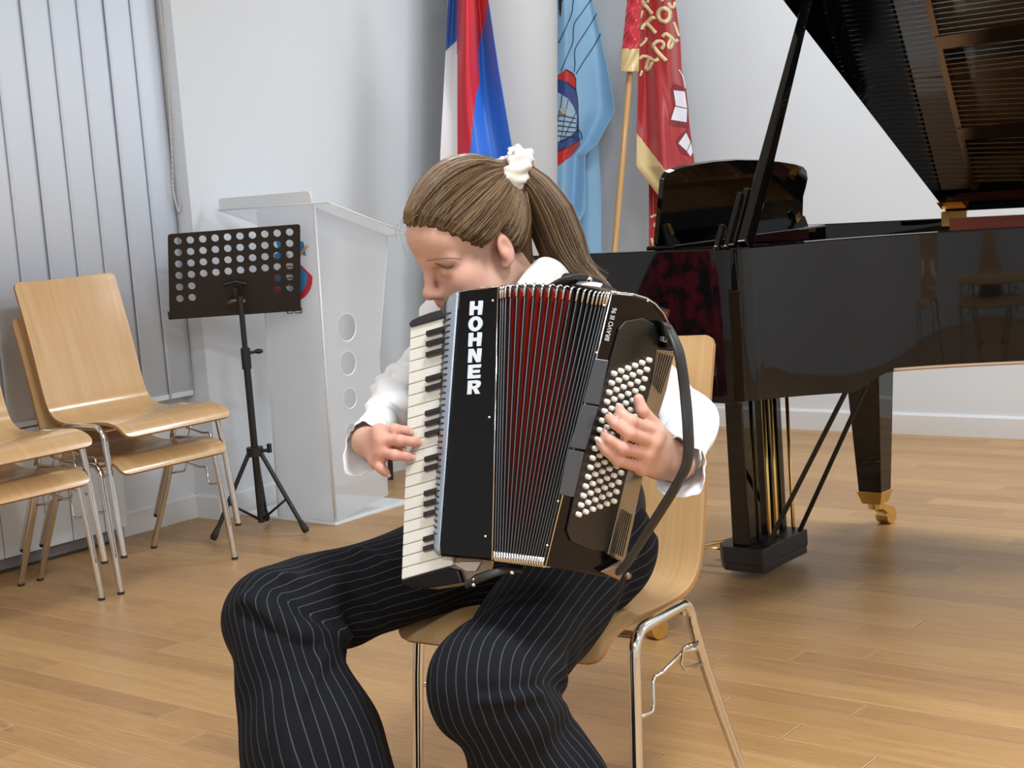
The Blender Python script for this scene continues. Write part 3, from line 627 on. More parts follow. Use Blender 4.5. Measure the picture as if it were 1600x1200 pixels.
b = MB(); b.prism([(-2.44, YT+.04, .765), (-2.40, YT+.04, .765), (-2.37, YT+.04, .95), (-2.40, YT+.04, .955)], (0, YS-YT-.08, 0)); b.build('fallboard', PIANO, pn)
# iron frame
b = MB(); inn = [(p+q*.075) for p, q in zip(ic, Nn)]; idx = [i for i in range(n) if oc[i, 0] > -2.2]
for i, j in zip(idx[:-1], idx[1:]): b.hexa([(*ic[i], .95), (*ic[j], .95), (*inn[j], .95), (*inn[i], .95), (*ic[i], .965), (*ic[j], .965), (*inn[j], .965), (*inn[i], .965)])
b.box((-1.955, (YT+.04+YS)/2, .972), (.02, YS-YT-.14, .03))
for y0, y1, xe in ((3.62, 3.66, -1.70), (3.96, 3.98, -1.15), (4.30, 4.27, -.95), (4.62, 4.60, -.93)):
    P = [V(-1.96, y0, .975), V(xe, y1, .972)]; d = nrm(P[1]-P[0]); b.box((P[0]+P[1])/2, (np.linalg.norm(P[1]-P[0]), .042, .034), (d, np.cross((0, 0, 1), d), (0, 0, 1)))
b.build('iron_frame', mat('bronze_frame', (.40, .19, .075), .36, .6), pn, bevel=.004)
b = MB(); b.box((-2.20, (YT+YS)/2, .957), (.24, YS-YT-.08, .018)); b.build('wrest_plank', BLACKM, pn, bevel=.003)
b = MB(); b.box((-2.02, (YT+.03+YS)/2, .957), (.11, YS-YT-.12, .018)); b.build('plank_facing', mat('warm_brown_wood', (.30, .15, .055), .35, coat=.3), pn, bevel=.003)
b = MB()
for k in range(88):
    y0 = 3.30+k*.0171; t = k/87; xe = -1.96+.9*min(1, t/.75)**1.2
    yy = y0+(.06 if t > .75 else .0)
    b.cyl((-2.24, y0, .982), (-2.085, y0, .985), .0011, 5, mi=0 if t < .72 else 1); b.cyl((-2.085, y0, .985), (xe, yy, .978), .0012 if t < .72 else .0022, 5, mi=0 if t < .72 else 1)
o = b.build('strings', [STEEL, COPPER], pn)
b = MB()
for k in range(88):
    for q in range(2): b.cyl((-2.26-.022*q+.006*(k % 2), 3.30+k*.0171, .965), (-2.26-.022*q+.006*(k % 2), 3.30+k*.0171, .995), .0034, 6)
b.build('tuning_pins', STEEL, pn)['kind'] = 'stuff'
for k in range(60):
    y = 3.74+k*.0175; b = MB(); b.box((-1.60, y, 1.0), (.03, .010, .022)); d_ = b.build('damper', FELT, pn)
    b = MB(); b.box((-1.60, y, 1.013), (.020, .009, .006)); b.build('felt', mat('white_felt', (.75, .74, .72), .9), d_)
# lid, opened on the spine
AL = math.radians(31); ca, sa = math.cos(AL), math.sin(AL)
lidp = lambda x, y, h=0: V(x, YS-.02-(YS-.02-y)*ca+h*sa*1.0, 1.062+(YS-.02-y)*sa+h*ca)
XL = -2.03
out = [(XL, YS-.02), (XL, YT-.012)] + [(p[0]+.012, p[1]-.012) for p in oc if (p[0] > -2.02 and p[1] < 4.25)] + [(p[0]+.015, p[1]) for p in oc if p[0] > -1.1 and p[1] >= 4.25] + [(-1.2, YS-.02)]
b = MB(); b.prism([lidp(x, y) for x, y in out], lidp(0, 0, .02)-lidp(0, 0)); b.build('lid', PIANO, pn)
b = MB(); b.prism([lidp(x, y, .022) for x, y in ((XL, YS-.03), (XL, YT), (XL+.38, YT), (XL+.38, YS-.03))], lidp(0, 0, .02)-lidp(0, 0)); b.build('front_lid_flap', PIANO, pn)
for x in (-1.995, -1.3):
    b = MB(); b.box((x, YS-.041, 1.035), (.085, .006, .04)); b.cyl((x-.043, YS-.037, 1.058), (x+.043, YS-.037, 1.058), .006, 10)
    b.prism([lidp(x-.043, YS-.04, -.003), lidp(x+.043, YS-.04, -.003), lidp(x+.043, YS-.085, -.003), lidp(x-.043, YS-.085, -.003)], lidp(0, 0, .003)-lidp(0, 0)); b.build('hinge', BRASS, pn)
b = MB(); b.box((-1.65, YS-TH-.006, 1.015), (.72, .006, .05)); b.build('spine_facing', MAHOG, pn)
# lid prop and the shorter prop sticks beside it
p0 = V(-1.873, 3.262, zt(3.26)); p1 = hit(1262, 0, lidp(-2, 4)-V(0, 0, .003), V(0, sa, ca)); d = nrm(p1-p0); sx = nrm(np.cross(d, V(1, 0, 0)))
s2 = np.cross(d, sx)
def stick(name, a, c, w, t):
    a, c = np.array(a), np.array(c); L = np.linalg.norm(c-a); b = MB(); prof = [(-w/2, 0), (w/2, 0)] + [(w/2*math.cos(q), L-w/2+w/2*math.sin(q)) for q in np.linspace(0, math.pi, 9)]
    b.prism([a+sx*u+d*v-s2*t/2 for u, v in prof], s2*t); return b.build(name, PIANO, pn, bevel=.004)
b = MB(); e_ = lambda P, w, t: [P-sx*w-s2*t, P+sx*w-s2*t, P+sx*w+s2*t, P-sx*w+s2*t]; b.hexa(e_(p0, .021, .013)+e_(p0+d*.20, .019, .013)); b.hexa(e_(p0+d*.20, .019, .013)+e_(p1, .010, .011)); b.build('lid_prop', PIANO, pn, bevel=.004)
stick('short_prop', p0+V(-.022, -.018, 0), p0+V(-.022, -.018, 0)+d*.185, .020, .016); stick('short_prop', p0+V(-.030, -.036, 0), p0+V(-.030, -.036, 0)+d*.175, .014, .014); stick('short_prop', p0+V(-.05, -.046, 0), p0+V(-.05, -.046, 0)+d*.075, .016, .014)
b = MB(); b.box(p0+V(-.055, -.02, -.004), (.02, .03, .018)); b.build('prop_socket', BRASS, pn)
# music desk
dP, dv = V(-2.33, 0, 1.05), nrm((.075, 0, .22)); dN = np.cross((0, 1, 0), dv)
dl = lambda x, y: (lambda p: (p[1], (p-dP) @ dv))(hit(x, y, dP, dN))
dpx = [(1024, 384), (1034, 280), (1041, 269), (1058, 262), (1085, 256), (1115, 251.5), (1150, 249), (1185, 249.5), (1215, 252), (1240, 256), (1252, 260), (1257, 266), (1259, 278), (1256, 292), (1252, 306), (1251, 340), (1254, 356)]
md = plate_with_holes('music_desk', [dl(*q) for q in dpx], [], .014, frame4(dP, V(0, 1, 0), dv, dN), PIANO, pn)
mdb = md.modifiers.new('bevel', 'BEVEL'); mdb.width = .003; mdb.segments = 2
ya, yb_ = dl(1022, 386)[0], dl(1256, 356)[0]
b = MB(); b.box((-2.31, (ya+yb_)/2+.01, 1.03), (.09, yb_-ya+.03, .05)); rl = b.build('desk_rail', PIANO, pn, bevel=.006)
for pq, hq in (((( 1033, 352), (1039, 350), (1050, 370), (1063, 384), (1040, 387)), ((1040, 349), (1046, 349), (1053, 366), (1047, 367))), (((1238, 356), (1241, 350), (1247, 336), (1254, 338), (1261, 357)), ((1241, 337), (1248, 331), (1251, 341), (1244, 348)))):
    b = MB(); b.prism([hit(*q, dP-dN*.010 if dN[0] < 0 else dP+dN*.010, dN) for q in pq], V(.008, 0, 0)); b.build('desk_bracket', BLACKM, rl)
    b = MB(); b.prism([hit(*q, dP-dN*.019 if dN[0] < 0 else dP+dN*.019, dN) for q in hq], V(.003, 0, 0)); b.build('desk_hinge', BRASS, rl)
# legs
def leg(x, y, wx, wy):
    b = MB(); q = lambda w, z: [(x-w/2, y-w/2, z), (x+w/2, y-w/2, z), (x+w/2, y+w/2, z), (x-w/2, y+w/2, z)]
    b.hexa(q(.082, .125)+q(.128, .63)); b.hexa(q(.16, .63)+q(.16, .695)); lg = b.build('leg', PIANO, pn, bevel=.004)
    b = MB(); b.hexa(q(.068, .085)+q(.094, .130)); b.build('brass_ferrule', BRASS, lg, bevel=.003)
    b = MB(); w = V(wx, wy, 0); d = nrm(w); c = V(x, y, .0295)+w; a = np.cross((0, 0, 1), d)
    b.cyl((x, y, .065), (x, y, .088), .026, 16); b.hexa([V(x, y, .070)-a*.022, V(x, y, .070)+a*.022, c+a*.026+V(0, 0, -.004), c-a*.026+V(0, 0, -.004), V(x, y, .084)-a*.022, V(x, y, .084)+a*.022, c+a*.026+d*.012+V(0, 0, .03), c-a*.026+d*.012+V(0, 0, .03)])
    b.cyl(c-a*.024, c-a*.019, .0285, 24); b.cyl(c+a*.019, c+a*.024, .0285, 24)
    cs_ = b.build('caster', BRASS, lg, smooth=True, autosm=35)
    b = MB(); b.cyl(c-a*.0185, c+a*.0185, .0295, 28); b.build('caster_wheel', mat('brass_worn', (.55, .38, .16), .3, 1), cs_, smooth=True, autosm=35)
leg(-2.29, 4.785, .008, .062); leg(-2.27, 3.43, -.012, -.05); leg(-1.05, 4.55, .05, .03)
# pedal lyre
YL = 4.135
b = MB()
hexp = [(-2.455, YL-.11), (-2.42, YL-.15), (-2.32, YL-.15), (-2.285, YL-.145), (-2.285, YL+.145), (-2.32, YL+.16), (-2.42, YL+.15), (-2.455, YL+.11)]
b.prism([(x, y, .052) for x, y in hexp], (0, 0, .052)); b.prism([(x*.985-.0355, y*.97+.03*YL, .028) for x, y in hexp], (0, 0, .024)); ly = b.build('lyre_box', BLACKM, pn, bevel=.003)
for y in (YL-.085, YL+.075):
    b = MB(); b.box((-2.37, y, .392), (.06, .085, .58)); b.build('lyre_post', PIANO, pn, bevel=.006)
b = MB(); b.box((-2.37, YL, .672), (.14, .28, .03)); b.build('lyre_top_block', PIANO, pn, bevel=.004)
for y in (YL-.035, YL+.01, YL+.115):
    b = MB(); b.tube([(-2.318, y, .09), (-2.318, y, .12), (-2.318, y, .69)], [.003, .006, .006], 10); b.build('pedal_rod', BRASS, pn, smooth=True)
for y in (YL-.07, YL, YL+.07):
    b = MB(); b.tube([(-2.45, y, .07), (-2.52, y, .074), (-2.57, y, .06), (-2.585, y, .055)], [.008, .009, .014, .008], 10, flat=((0, 0, 1), .45, 1)); b.build('pedal', BRASS, pn, smooth=True)
for y0, y1 in ((YL-.09, YL-.02), (YL+.12, YL+.10)):
    b = MB(); b.cyl((-2.30, y0, .10), (-1.98, y1, .69), .0075, 10); b.build('lyre_brace', BLACKM, pn, smooth=True, autosm=50)
# ------------------------------------------------------------------ accordion
AO = at(717, 455, 2.60)
AX, AY, AZ = V(.9938, -.0087, .1108), V(-.1028, .3074, .946), V(-.0423, -.9515, .3046)
tp_ = lambda x, y, o=0.: hit(x, y, AO+AZ*o, AZ)
ac = thing('accordion', 'black piano accordion with white lettering and opened bellows held by the seated player', 'accordion', V(-1.5, 2.0, .64))
GLOSS = mat('accordion_celluloid', (.003, .003, .0035), .16, spec=.22); KEYW = mat('key_white', (.74, .74, .68), .25, coat=.3); KEYB = mat('key_black', (.014, .013, .013), .3)
SILV = mat('silver_blue_trim', (.36, .43, .52), .3, .55); LETT = mat('letter_white', (.68, .75, .82), .35); BUT = mat('button_cream', (.78, .75, .66), .3, coat=.3)
DK = mat('dark_plastic', (.02, .02, .022), .4)
b = MB(); F = [tp_(717, 455), tp_(779, 447.5), tp_(769.5, 876), tp_(686, 869)]
b.prism(F, -AZ*.165); tc = b.build('treble_case', GLOSS, ac, bevel=.004)
# curved grille edge between keys and front: dark roll and silver strip
def edge(t): return tp_(693+(679-693)*t, 467+(861-467)*t, -.034), tp_(717+(686-717)*t, 455+(869-455)*t, 0)
nT = 40; roll, strip = [], []
def edge_pt(t, q):
    A, B = edge(t); e = max(0, 1-min(t, 1-t)/.035); q = q+(1-q)*.3*e*e
    return A+(B-A)*q+AZ*.006*math.sin(math.pi*q)+AY*(.012*e*e)*(1-q)*(-1 if t < .5 else 1)
for i in range(nT+1):
    roll.append([edge_pt(i/nT, 0)-AZ*.03]+[edge_pt(i/nT, q) for q in np.linspace(0, .42, 6)]); strip.append([edge_pt(i/nT, q)+AZ*.0006 for q in np.linspace(.40, 1, 6)])
b = MB(); b.grid(roll); rc_ = b.build('key_roll_cover', mat('rubbery_black', (.014, .013, .013), .35), ac, smooth=True, solid=.002)
b = MB(); b.grid(strip); stp = b.build('trim_strip', SILV, ac, smooth=True, solid=.002)
for k in range(37):
    t = .075+.845*k/36; b = MB(); b.tube([edge_pt(t+.002*math.sin(3*q), q)+AZ*.0012 for q in np.linspace(.02, .74, 7)], [.0017, .0021, .0022, .0021, .0020, .0021, .0016], 8); b.build('vent_slot', DK, stp, smooth=True)
# keys
ZK = -.022
def key(u, t, o=0): # u 0 at finger edge .. 1 under the cover, t 0 top .. 1 bottom
    L = (641-14*t, 511.5+394.5*t); Rr = (697+2*t, 495.5+390*t); return tp_(L[0]+(Rr[0]-L[0])*u, L[1]+(Rr[1]-L[1])*u, ZK+o)
for k in range(22):
    g = .02/22; a, c = k/22+g, (k+1)/22-g; b = MB(); q = [key(0, a), key(1.1, a), key(1.1, c), key(0, c)]
    d = -AZ*.012; b.hexa([p+d for p in q]+q); b.build('white_key', KEYW, ac, bevel=.0018)
for j in (1, 2, 3, 5, 6, 8, 9, 10, 12, 13, 15, 16, 17, 19, 20):
    t = j/22 + (.004 if j in (1, 5, 8, 12, 15, 19) else -.003 if j in (3, 6, 10, 13, 17, 20) else 0); b = MB(); h = .26/22
    lo = [key(.50, t-h), key(1.1, t-h), key(1.1, t+h), key(.50, t+h)]; hi = [key(.53, t-h*.8)+AZ*.009, key(1.1, t-h*.8)+AZ*.009, key(1.1, t+h*.8)+AZ*.009, key(.53, t+h*.8)+AZ*.009]
    b.hexa(lo+hi); b.build('black_key', KEYB, ac, bevel=.0015)
b = MB(); q = [key(.02, -.03), key(1.15, -.04), key(1.15, 1.035), key(.02, 1.02)]; b.hexa([p-AZ*.05 for p in q]+[p-AZ*.014 for p in q]); b.build('key_bed', GLOSS, ac, bevel=.004)
b = MB(); e0 = [tp_(*p, ZK+.004) for p in ((640, 511), (638.5, 505), (643, 500), (655, 494), (672, 488), (692, 482.5), (696, 495))]; b.prism(e0, -AZ*.03); b.build('keyboard_end_cap', DK, ac, bevel=.002)
b = MB(); e0 = [tp_(*p, ZK+.002) for p in ((627, 906.5), (628, 914), (640, 918), (668, 919), (700, 914), (722, 910), (715, 890), (700, 886.5))]; b.prism(e0, -AZ*.03); b.build('keyboard_end_cap', GLOSS, ac, bevel=.002)
PLT = mat('chassis_plate', (.30, .23, .16), .28, .8)  # brown reflection of thigh and floor put into the plate colour
b = MB(); e0 = [tp_(*p, -.028) for p in ((686, 868), (695, 886), (706, 904), (712, 908), (730, 907), (742, 898), (764, 890), (768, 872))]; b.prism(e0, -AZ*.008); bp = b.build('bottom_plate', PLT, ac)
b = MB(); e0 = [tp_(*p, -.025) for p in ((707, 880), (722, 877), (752, 877), (742, 893), (728, 893), (716, 886))]; b.prism(e0, -AZ*.004); b.build('strap_bracket', mat('nickel', (.62, .56, .48), .3, 1), bp, bevel=.001)
b = MB(); b.tube(smooth_path([tp_(728, 914, .0), tp_(745, 906, .004), tp_(765, 898, .0), tp_(790, 890, -.02), tp_(815, 889, -.05)]), .007, 8, flat=(AZ, .45, 1)); b.build('lower_shoulder_strap', mat('strap_leather', (.014, .013, .013), .5), ac, smooth=True)
for x, y in ((741, 906), (740, 914), (800, 895)):
    b = MB(); b.sphere(tp_(x, y, .004), .0035, 10, 6); b.build('strap_buckle', CHROME, ac, smooth=True)
# lettering on the front
GL = {'H': [[(0, 0), (.33, 0), (.33, .37), (.67, .37), (.67, 0), (1, 0), (1, 1), (.67, 1), (.67, .62), (.33, .62), (.33, 1), (0, 1)]],
      'N': [[(0, 0), (.36, 0), (.68, .55), (.68, 0), (1, 0), (1, 1), (.66, 1), (.32, .44), (.32, 1), (0, 1)]],
      'E': [[(0, 0), (1, 0), (1, .24), (.36, .24), (.36, .39), (.93, .39), (.93, .61), (.36, .61), (.36, .76), (1, .76), (1, 1), (0, 1)]],
      'O': [[(.5+.53*math.cos(q), .5+.52*math.sin(q)) for q in np.linspace(0, 2*math.pi, 28, endpoint=False)], [(.5+.21*math.cos(q), .5+.27*math.sin(q)) for q in np.linspace(0, 2*math.pi, 20, endpoint=False)]],
      'R': [[(0, 0), (.72, 0), (.88, .04), (.98, .14), (1, .28), (.97, .43), (.86, .54), (.74, .58), (1, 1), (.64, 1), (.43, .62), (.34, .62), (.34, 1), (0, 1)], [(.34, .22), (.58, .22), (.66, .27), (.66, .35), (.58, .41), (.34, .41)]]}
MA = frame4(AO+AZ*.0012, AX, AY, AZ); l2 = lambda x, y: (lambda p: ((p-AO) @ AX, (p-AO) @ AY))(tp_(x, y))
for ch, (x0, y0, x1, y1) in zip('HOHNER', ((735, 470.6, 754.6, 492.5), (733.5, 495, 754, 517.5), (733, 520, 753, 541.5), (732.7, 545, 752.5, 566.5), (732, 570, 751.7, 591.5), (731.6, 594.6, 751.5, 616))):
    sk = -2.0
    lp_ = [[l2(x0+(x1-x0)*u+(.5-v)*1.2, y0+(y1-y0)*v+sk*(u-.5)*.6) for u, v in lp] for lp in GL[ch]]
    plate_with_holes('letter', lp_[0], lp_[1:], .0016, MA, LETT, tc)
b = MB(); [b.sphere(tp_(x, y, .0015), .0019, 8, 6) for x, y in ((770, 469.5), (764.5, 652), (758.5, 838))]; b.build('screw_heads', mat('pearl', (.85, .85, .85), .2), tc, smooth=True)
b = MB(); b.tube([tp_(716, 456.5, .001), tp_(748, 450, -.002), tp_(778, 448, .0)], .0013, 6); b.tube([tp_(778.3, 448, .001), tp_(769, 875, .001)], .0012, 6); b.build('metal_edging', CHROME, tc, smooth=True)
# bass side
B0, B1 = at(955, 456, 2.395), at(851, 886, 2.415); BY = nrm(B0-B1); BX = V(.12, .98, 0); BX = nrm(BX-BY*(BX @ BY)); BZ = np.cross(BX, BY)
bp_ = lambda x, y, o=0.: hit(x, y, B0+BZ*o, BZ)
bo = [(955, 456), (990, 460), (1010, 466), (1024, 475), (1036, 489), (1044, 505), (1052, 530), (1056, 548), (1042, 609), (1025, 663), (1003, 753), (989, 823), (975, 885), (966, 900), (950, 903), (920, 897), (851, 886)]
b = MB(); b.prism([bp_(*q) for q in bo], -BZ*.085); bc = b.build('bass_case', GLOSS, ac, bevel=.005)
b = MB(); b.tube([bp_(*q, .001) for q in bo[:7]], .0016, 6); b.tube([bp_(956, 458, .001), bp_(852, 885, .001)], .0014, 6); b.build('metal_edging', CHROME, bc, smooth=True)
b = MB(); pq = [(963, 532), (968, 514), (978, 502), (1005, 497), (1022, 506), (1030, 530), (1019, 599), (978, 749), (948, 862), (925, 860), (893, 846), (886, 830), (905, 740)]; b.prism([bp_(*q, .0035) for q in pq], -BZ*.004); b.build('button_board', mat('board_black', (.006, .006, .006), .35), bc, bevel=.0015)
sp = [(1027, 545), (1055, 549), (1042, 609), (1025, 663), (1003, 753), (989, 823), (975, 882), (950, 866), (978, 749), (1019, 599)]
b = MB(); b.prism([bp_(*q, .004) for q in sp], -BZ*.006); gp = b.build('sound_plate', mat('plate_reflection_tint', (.30, .27, .22), .2, .8), bc, bevel=.0015)  # wood reflected in black gloss, put into the plate colour as grey-beige
for k in range(6):
    for (xa, ya, xb, yb2) in ((1031+3.9*k, 551+1.2*k, 1021+2.2*k, 600+3.0*k), (974+2.6*k, 796+1.6*k, 957+3.0*k, 862+1.6*k)):
        b = MB(); b.tube([bp_(xa, ya, .0062), bp_(xb, yb2, .0062)], .0011, 6); b.build('sound_slot', DK, gp)
for qd in (((929, 560), (951, 563), (936, 633), (911, 629)), ((910.5, 631), (935, 635), (914.5, 703), (889, 699)), ((888, 701.5), (913, 706), (896.5, 777), (873, 772))):
    b = MB(); q = [bp_(*p, .001) for p in qd]; q2 = [bp_(*p, .012) for p in qd]; b.hexa(q+q2); b.build('register_bar', mat('register_slate', (.045, .065, .095), .22, coat=.3), bc, bevel=.002)
for r_ in range(16):
    for c in range(6):
        p = bp_(957-3.67*r_+11*c, 583+14.67*r_-4.2*c, .0035); b = MB(); b.tube([p, p+BZ*.006, p+BZ*.0078, p+BZ*.0082], [.0044, .0043, .0034, .0012], 12); b.build('bass_button', BUT, ac, smooth=True, autosm=60)
t0 = bp_(951.5, 533, .0025); te = bp_(964, 482, .0025); td = nrm(te-t0); tup = nrm(np.cross(BZ, td))
tm = text_mesh('model_lettering', 'BRAVO III 96', Matrix.Identity(4), LETT, bc, size=1, bold=.006, depth=0)
xs = [v.co.x for v in tm.data.vertices]; ysz = [v.co.y for v in tm.data.vertices]; sx_ = np.linalg.norm(te-t0)/(max(xs)-min(xs)); sy_ = .0115/(max(ysz)-min(ysz))
for v in tm.data.vertices: v.co = Vector(t0+td*(v.co.x-min(xs))*sx_+tup*(v.co.y-min(ysz))*sy_)
b = MB(); [b.sphere(bp_(x, y, .0015), .0018, 8, 6) for x, y in ((944, 477), (932, 551), (872, 783), (855, 852), (1012, 470))]; b.build('screw_heads', MATS['pearl'], bc, smooth=True)
LEA = mat('strap_leather')
path = [(1042, 508, .004), (1052, 527, .03), (1062, 556, .05), (1070, 610, .062), (1075, 670, .080), (1075, 715, .085), (1064, 746, .080), (1030, 802, .055), (1002, 845, .036), (978, 882, .022), (960, 900, .006)]
b = MB(); P = smooth_path([bp_(x, y, o) for x, y, o in path], 6); b.tube(P, [.0115+.002*min(1, 3*min(i, len(P)-1-i)/len(P)) for i in range(len(P))], 12, flat=(BX, 1, .42)); b.build('bass_strap', LEA, ac, smooth=True)
b = MB(); b.hexa([bp_(1030, 500, .002), bp_(1046, 506, .002), bp_(1056, 545, .002), bp_(1038, 545, .002), bp_(1036, 505, .016), bp_(1048, 510, .022), bp_(1058, 545, .03), bp_(1044, 545, .02)]); b.build('strap_holder', DK, ac, bevel=.003)
b = MB(); b.box(bp_(1037, 530, .02), (.012, .008, .008), (BX, BY, BZ)); b.build('strap_wheel', mat('nickel'), ac, bevel=.001)
b = MB(); b.hexa([bp_(935, 893, -.01), bp_(968, 908, -.01), bp_(980, 880, -.01), bp_(972, 872, -.01), bp_(938, 893, .01), bp_(968, 907, .014), bp_(979, 884, .02), bp_(970, 876, .01)]); b.sphere(bp_(981, 900, .01), .006, 10, 6); b.build('strap_holder', PLT, ac, bevel=.002)
# bellows
tx = [783, 786.5, 790.5, 798, 808.5, 821, 835, 848.5, 860, 872, 883, 894, 904.6, 914, 922.5, 930, 936.5, 942.5, 947.5, 951.5]; nR = len(tx)
BEL = mat('bellows_red_cloth', (.20, .007, .0035), .4); TAPE = mat('bellows_tape', (.10, .11, .12), .35, .3)
T0, T1 = tp_(781, 449), bp_(953, 458); U0, U1 = tp_(771, 873), bp_(849, 884)
def ridge(i):
    t = (tx[i]-781)/(953-781); s = (i+.5)/nR
    d0_, d1_ = (T0-CAM) @ CF, (T1-CAM) @ CF; top = at(tx[i], 449+9*t-9.5*math.sin(math.pi*min(1, t*1.15))**.8*(1-t*.45), d0_+(d1_-d0_)*t)
    e0, e1 = (U0-CAM) @ CF, (U1-CAM) @ CF; bot = at(771+78*s, 874+10*s, e0+(e1-e0)*s); bk = nrm(-AZ*(1-t)+BX*t); return top, bot, bk
secs = []
for i in range(nR):
    t, bo_, bk = ridge(i); dn = nrm(bo_-t); secs.append([t, bo_, bo_+bk*.16, t+bk*.16])
    if i < nR-1:
        t2, b2_, bk2 = ridge(i+1); g = .030; m_, n_ = (t+t2)/2, (bo_+b2_)/2
        secs.append([m_+dn*g+bk*g, n_-dn*g*.7+bk*g, n_-dn*g*.7+bk*(.16-g), m_+dn*g+bk*(.16-g)])
sec2 = []
for q in range(len(secs)-1):
    u_, v_ = np.array(secs[q]), np.array(secs[q+1]); w_ = .16 if q % 2 == 0 else .84; sec2 += [u_, u_*(1-w_)+v_*w_]
sec2.append(np.array(secs[-1])); S = np.array(sec2); S = np.concatenate([S, S[:, :1]], 1); b = MB(); b.grid(S); nq = S.shape[1]-1
b.mi = [(1 if (k//nq) % 4 in (0, 3) else 0) for k in range(len(b.f))]; b.build('bellows', [BEL, mat('bellows_black', (.008, .006, .006), .5)], ac)
for i in range(nR):
    t, bo_, bk = ridge(i); dn = nrm(bo_-t); b = MB(); b.tube([t+bk*.02, t+bk*.002, t+dn*.003, t+(bo_-t)*.5, bo_-dn*.003, bo_+bk*.002, bo_+bk*.02], .00105, 6); fr = b.build('bellows_frame', TAPE, ac, smooth=True)
    b = MB(); b.tube([t+bk*.016-dn*.001, t-dn*.001+bk*.001, t+dn*.003-bk*.001, t+dn*.020-bk*.0008], .0021, 8); b.build('metal_corner', CHROME, fr, smooth=True)
    b = MB(); b.tube([bo_+bk*.018+dn*.001, bo_+dn*.001+bk*.001, bo_-dn*.003-bk*.001, bo_-dn*.013-bk*.0008], .0021, 8); b.build('metal_corner', CHROME, fr, smooth=True)
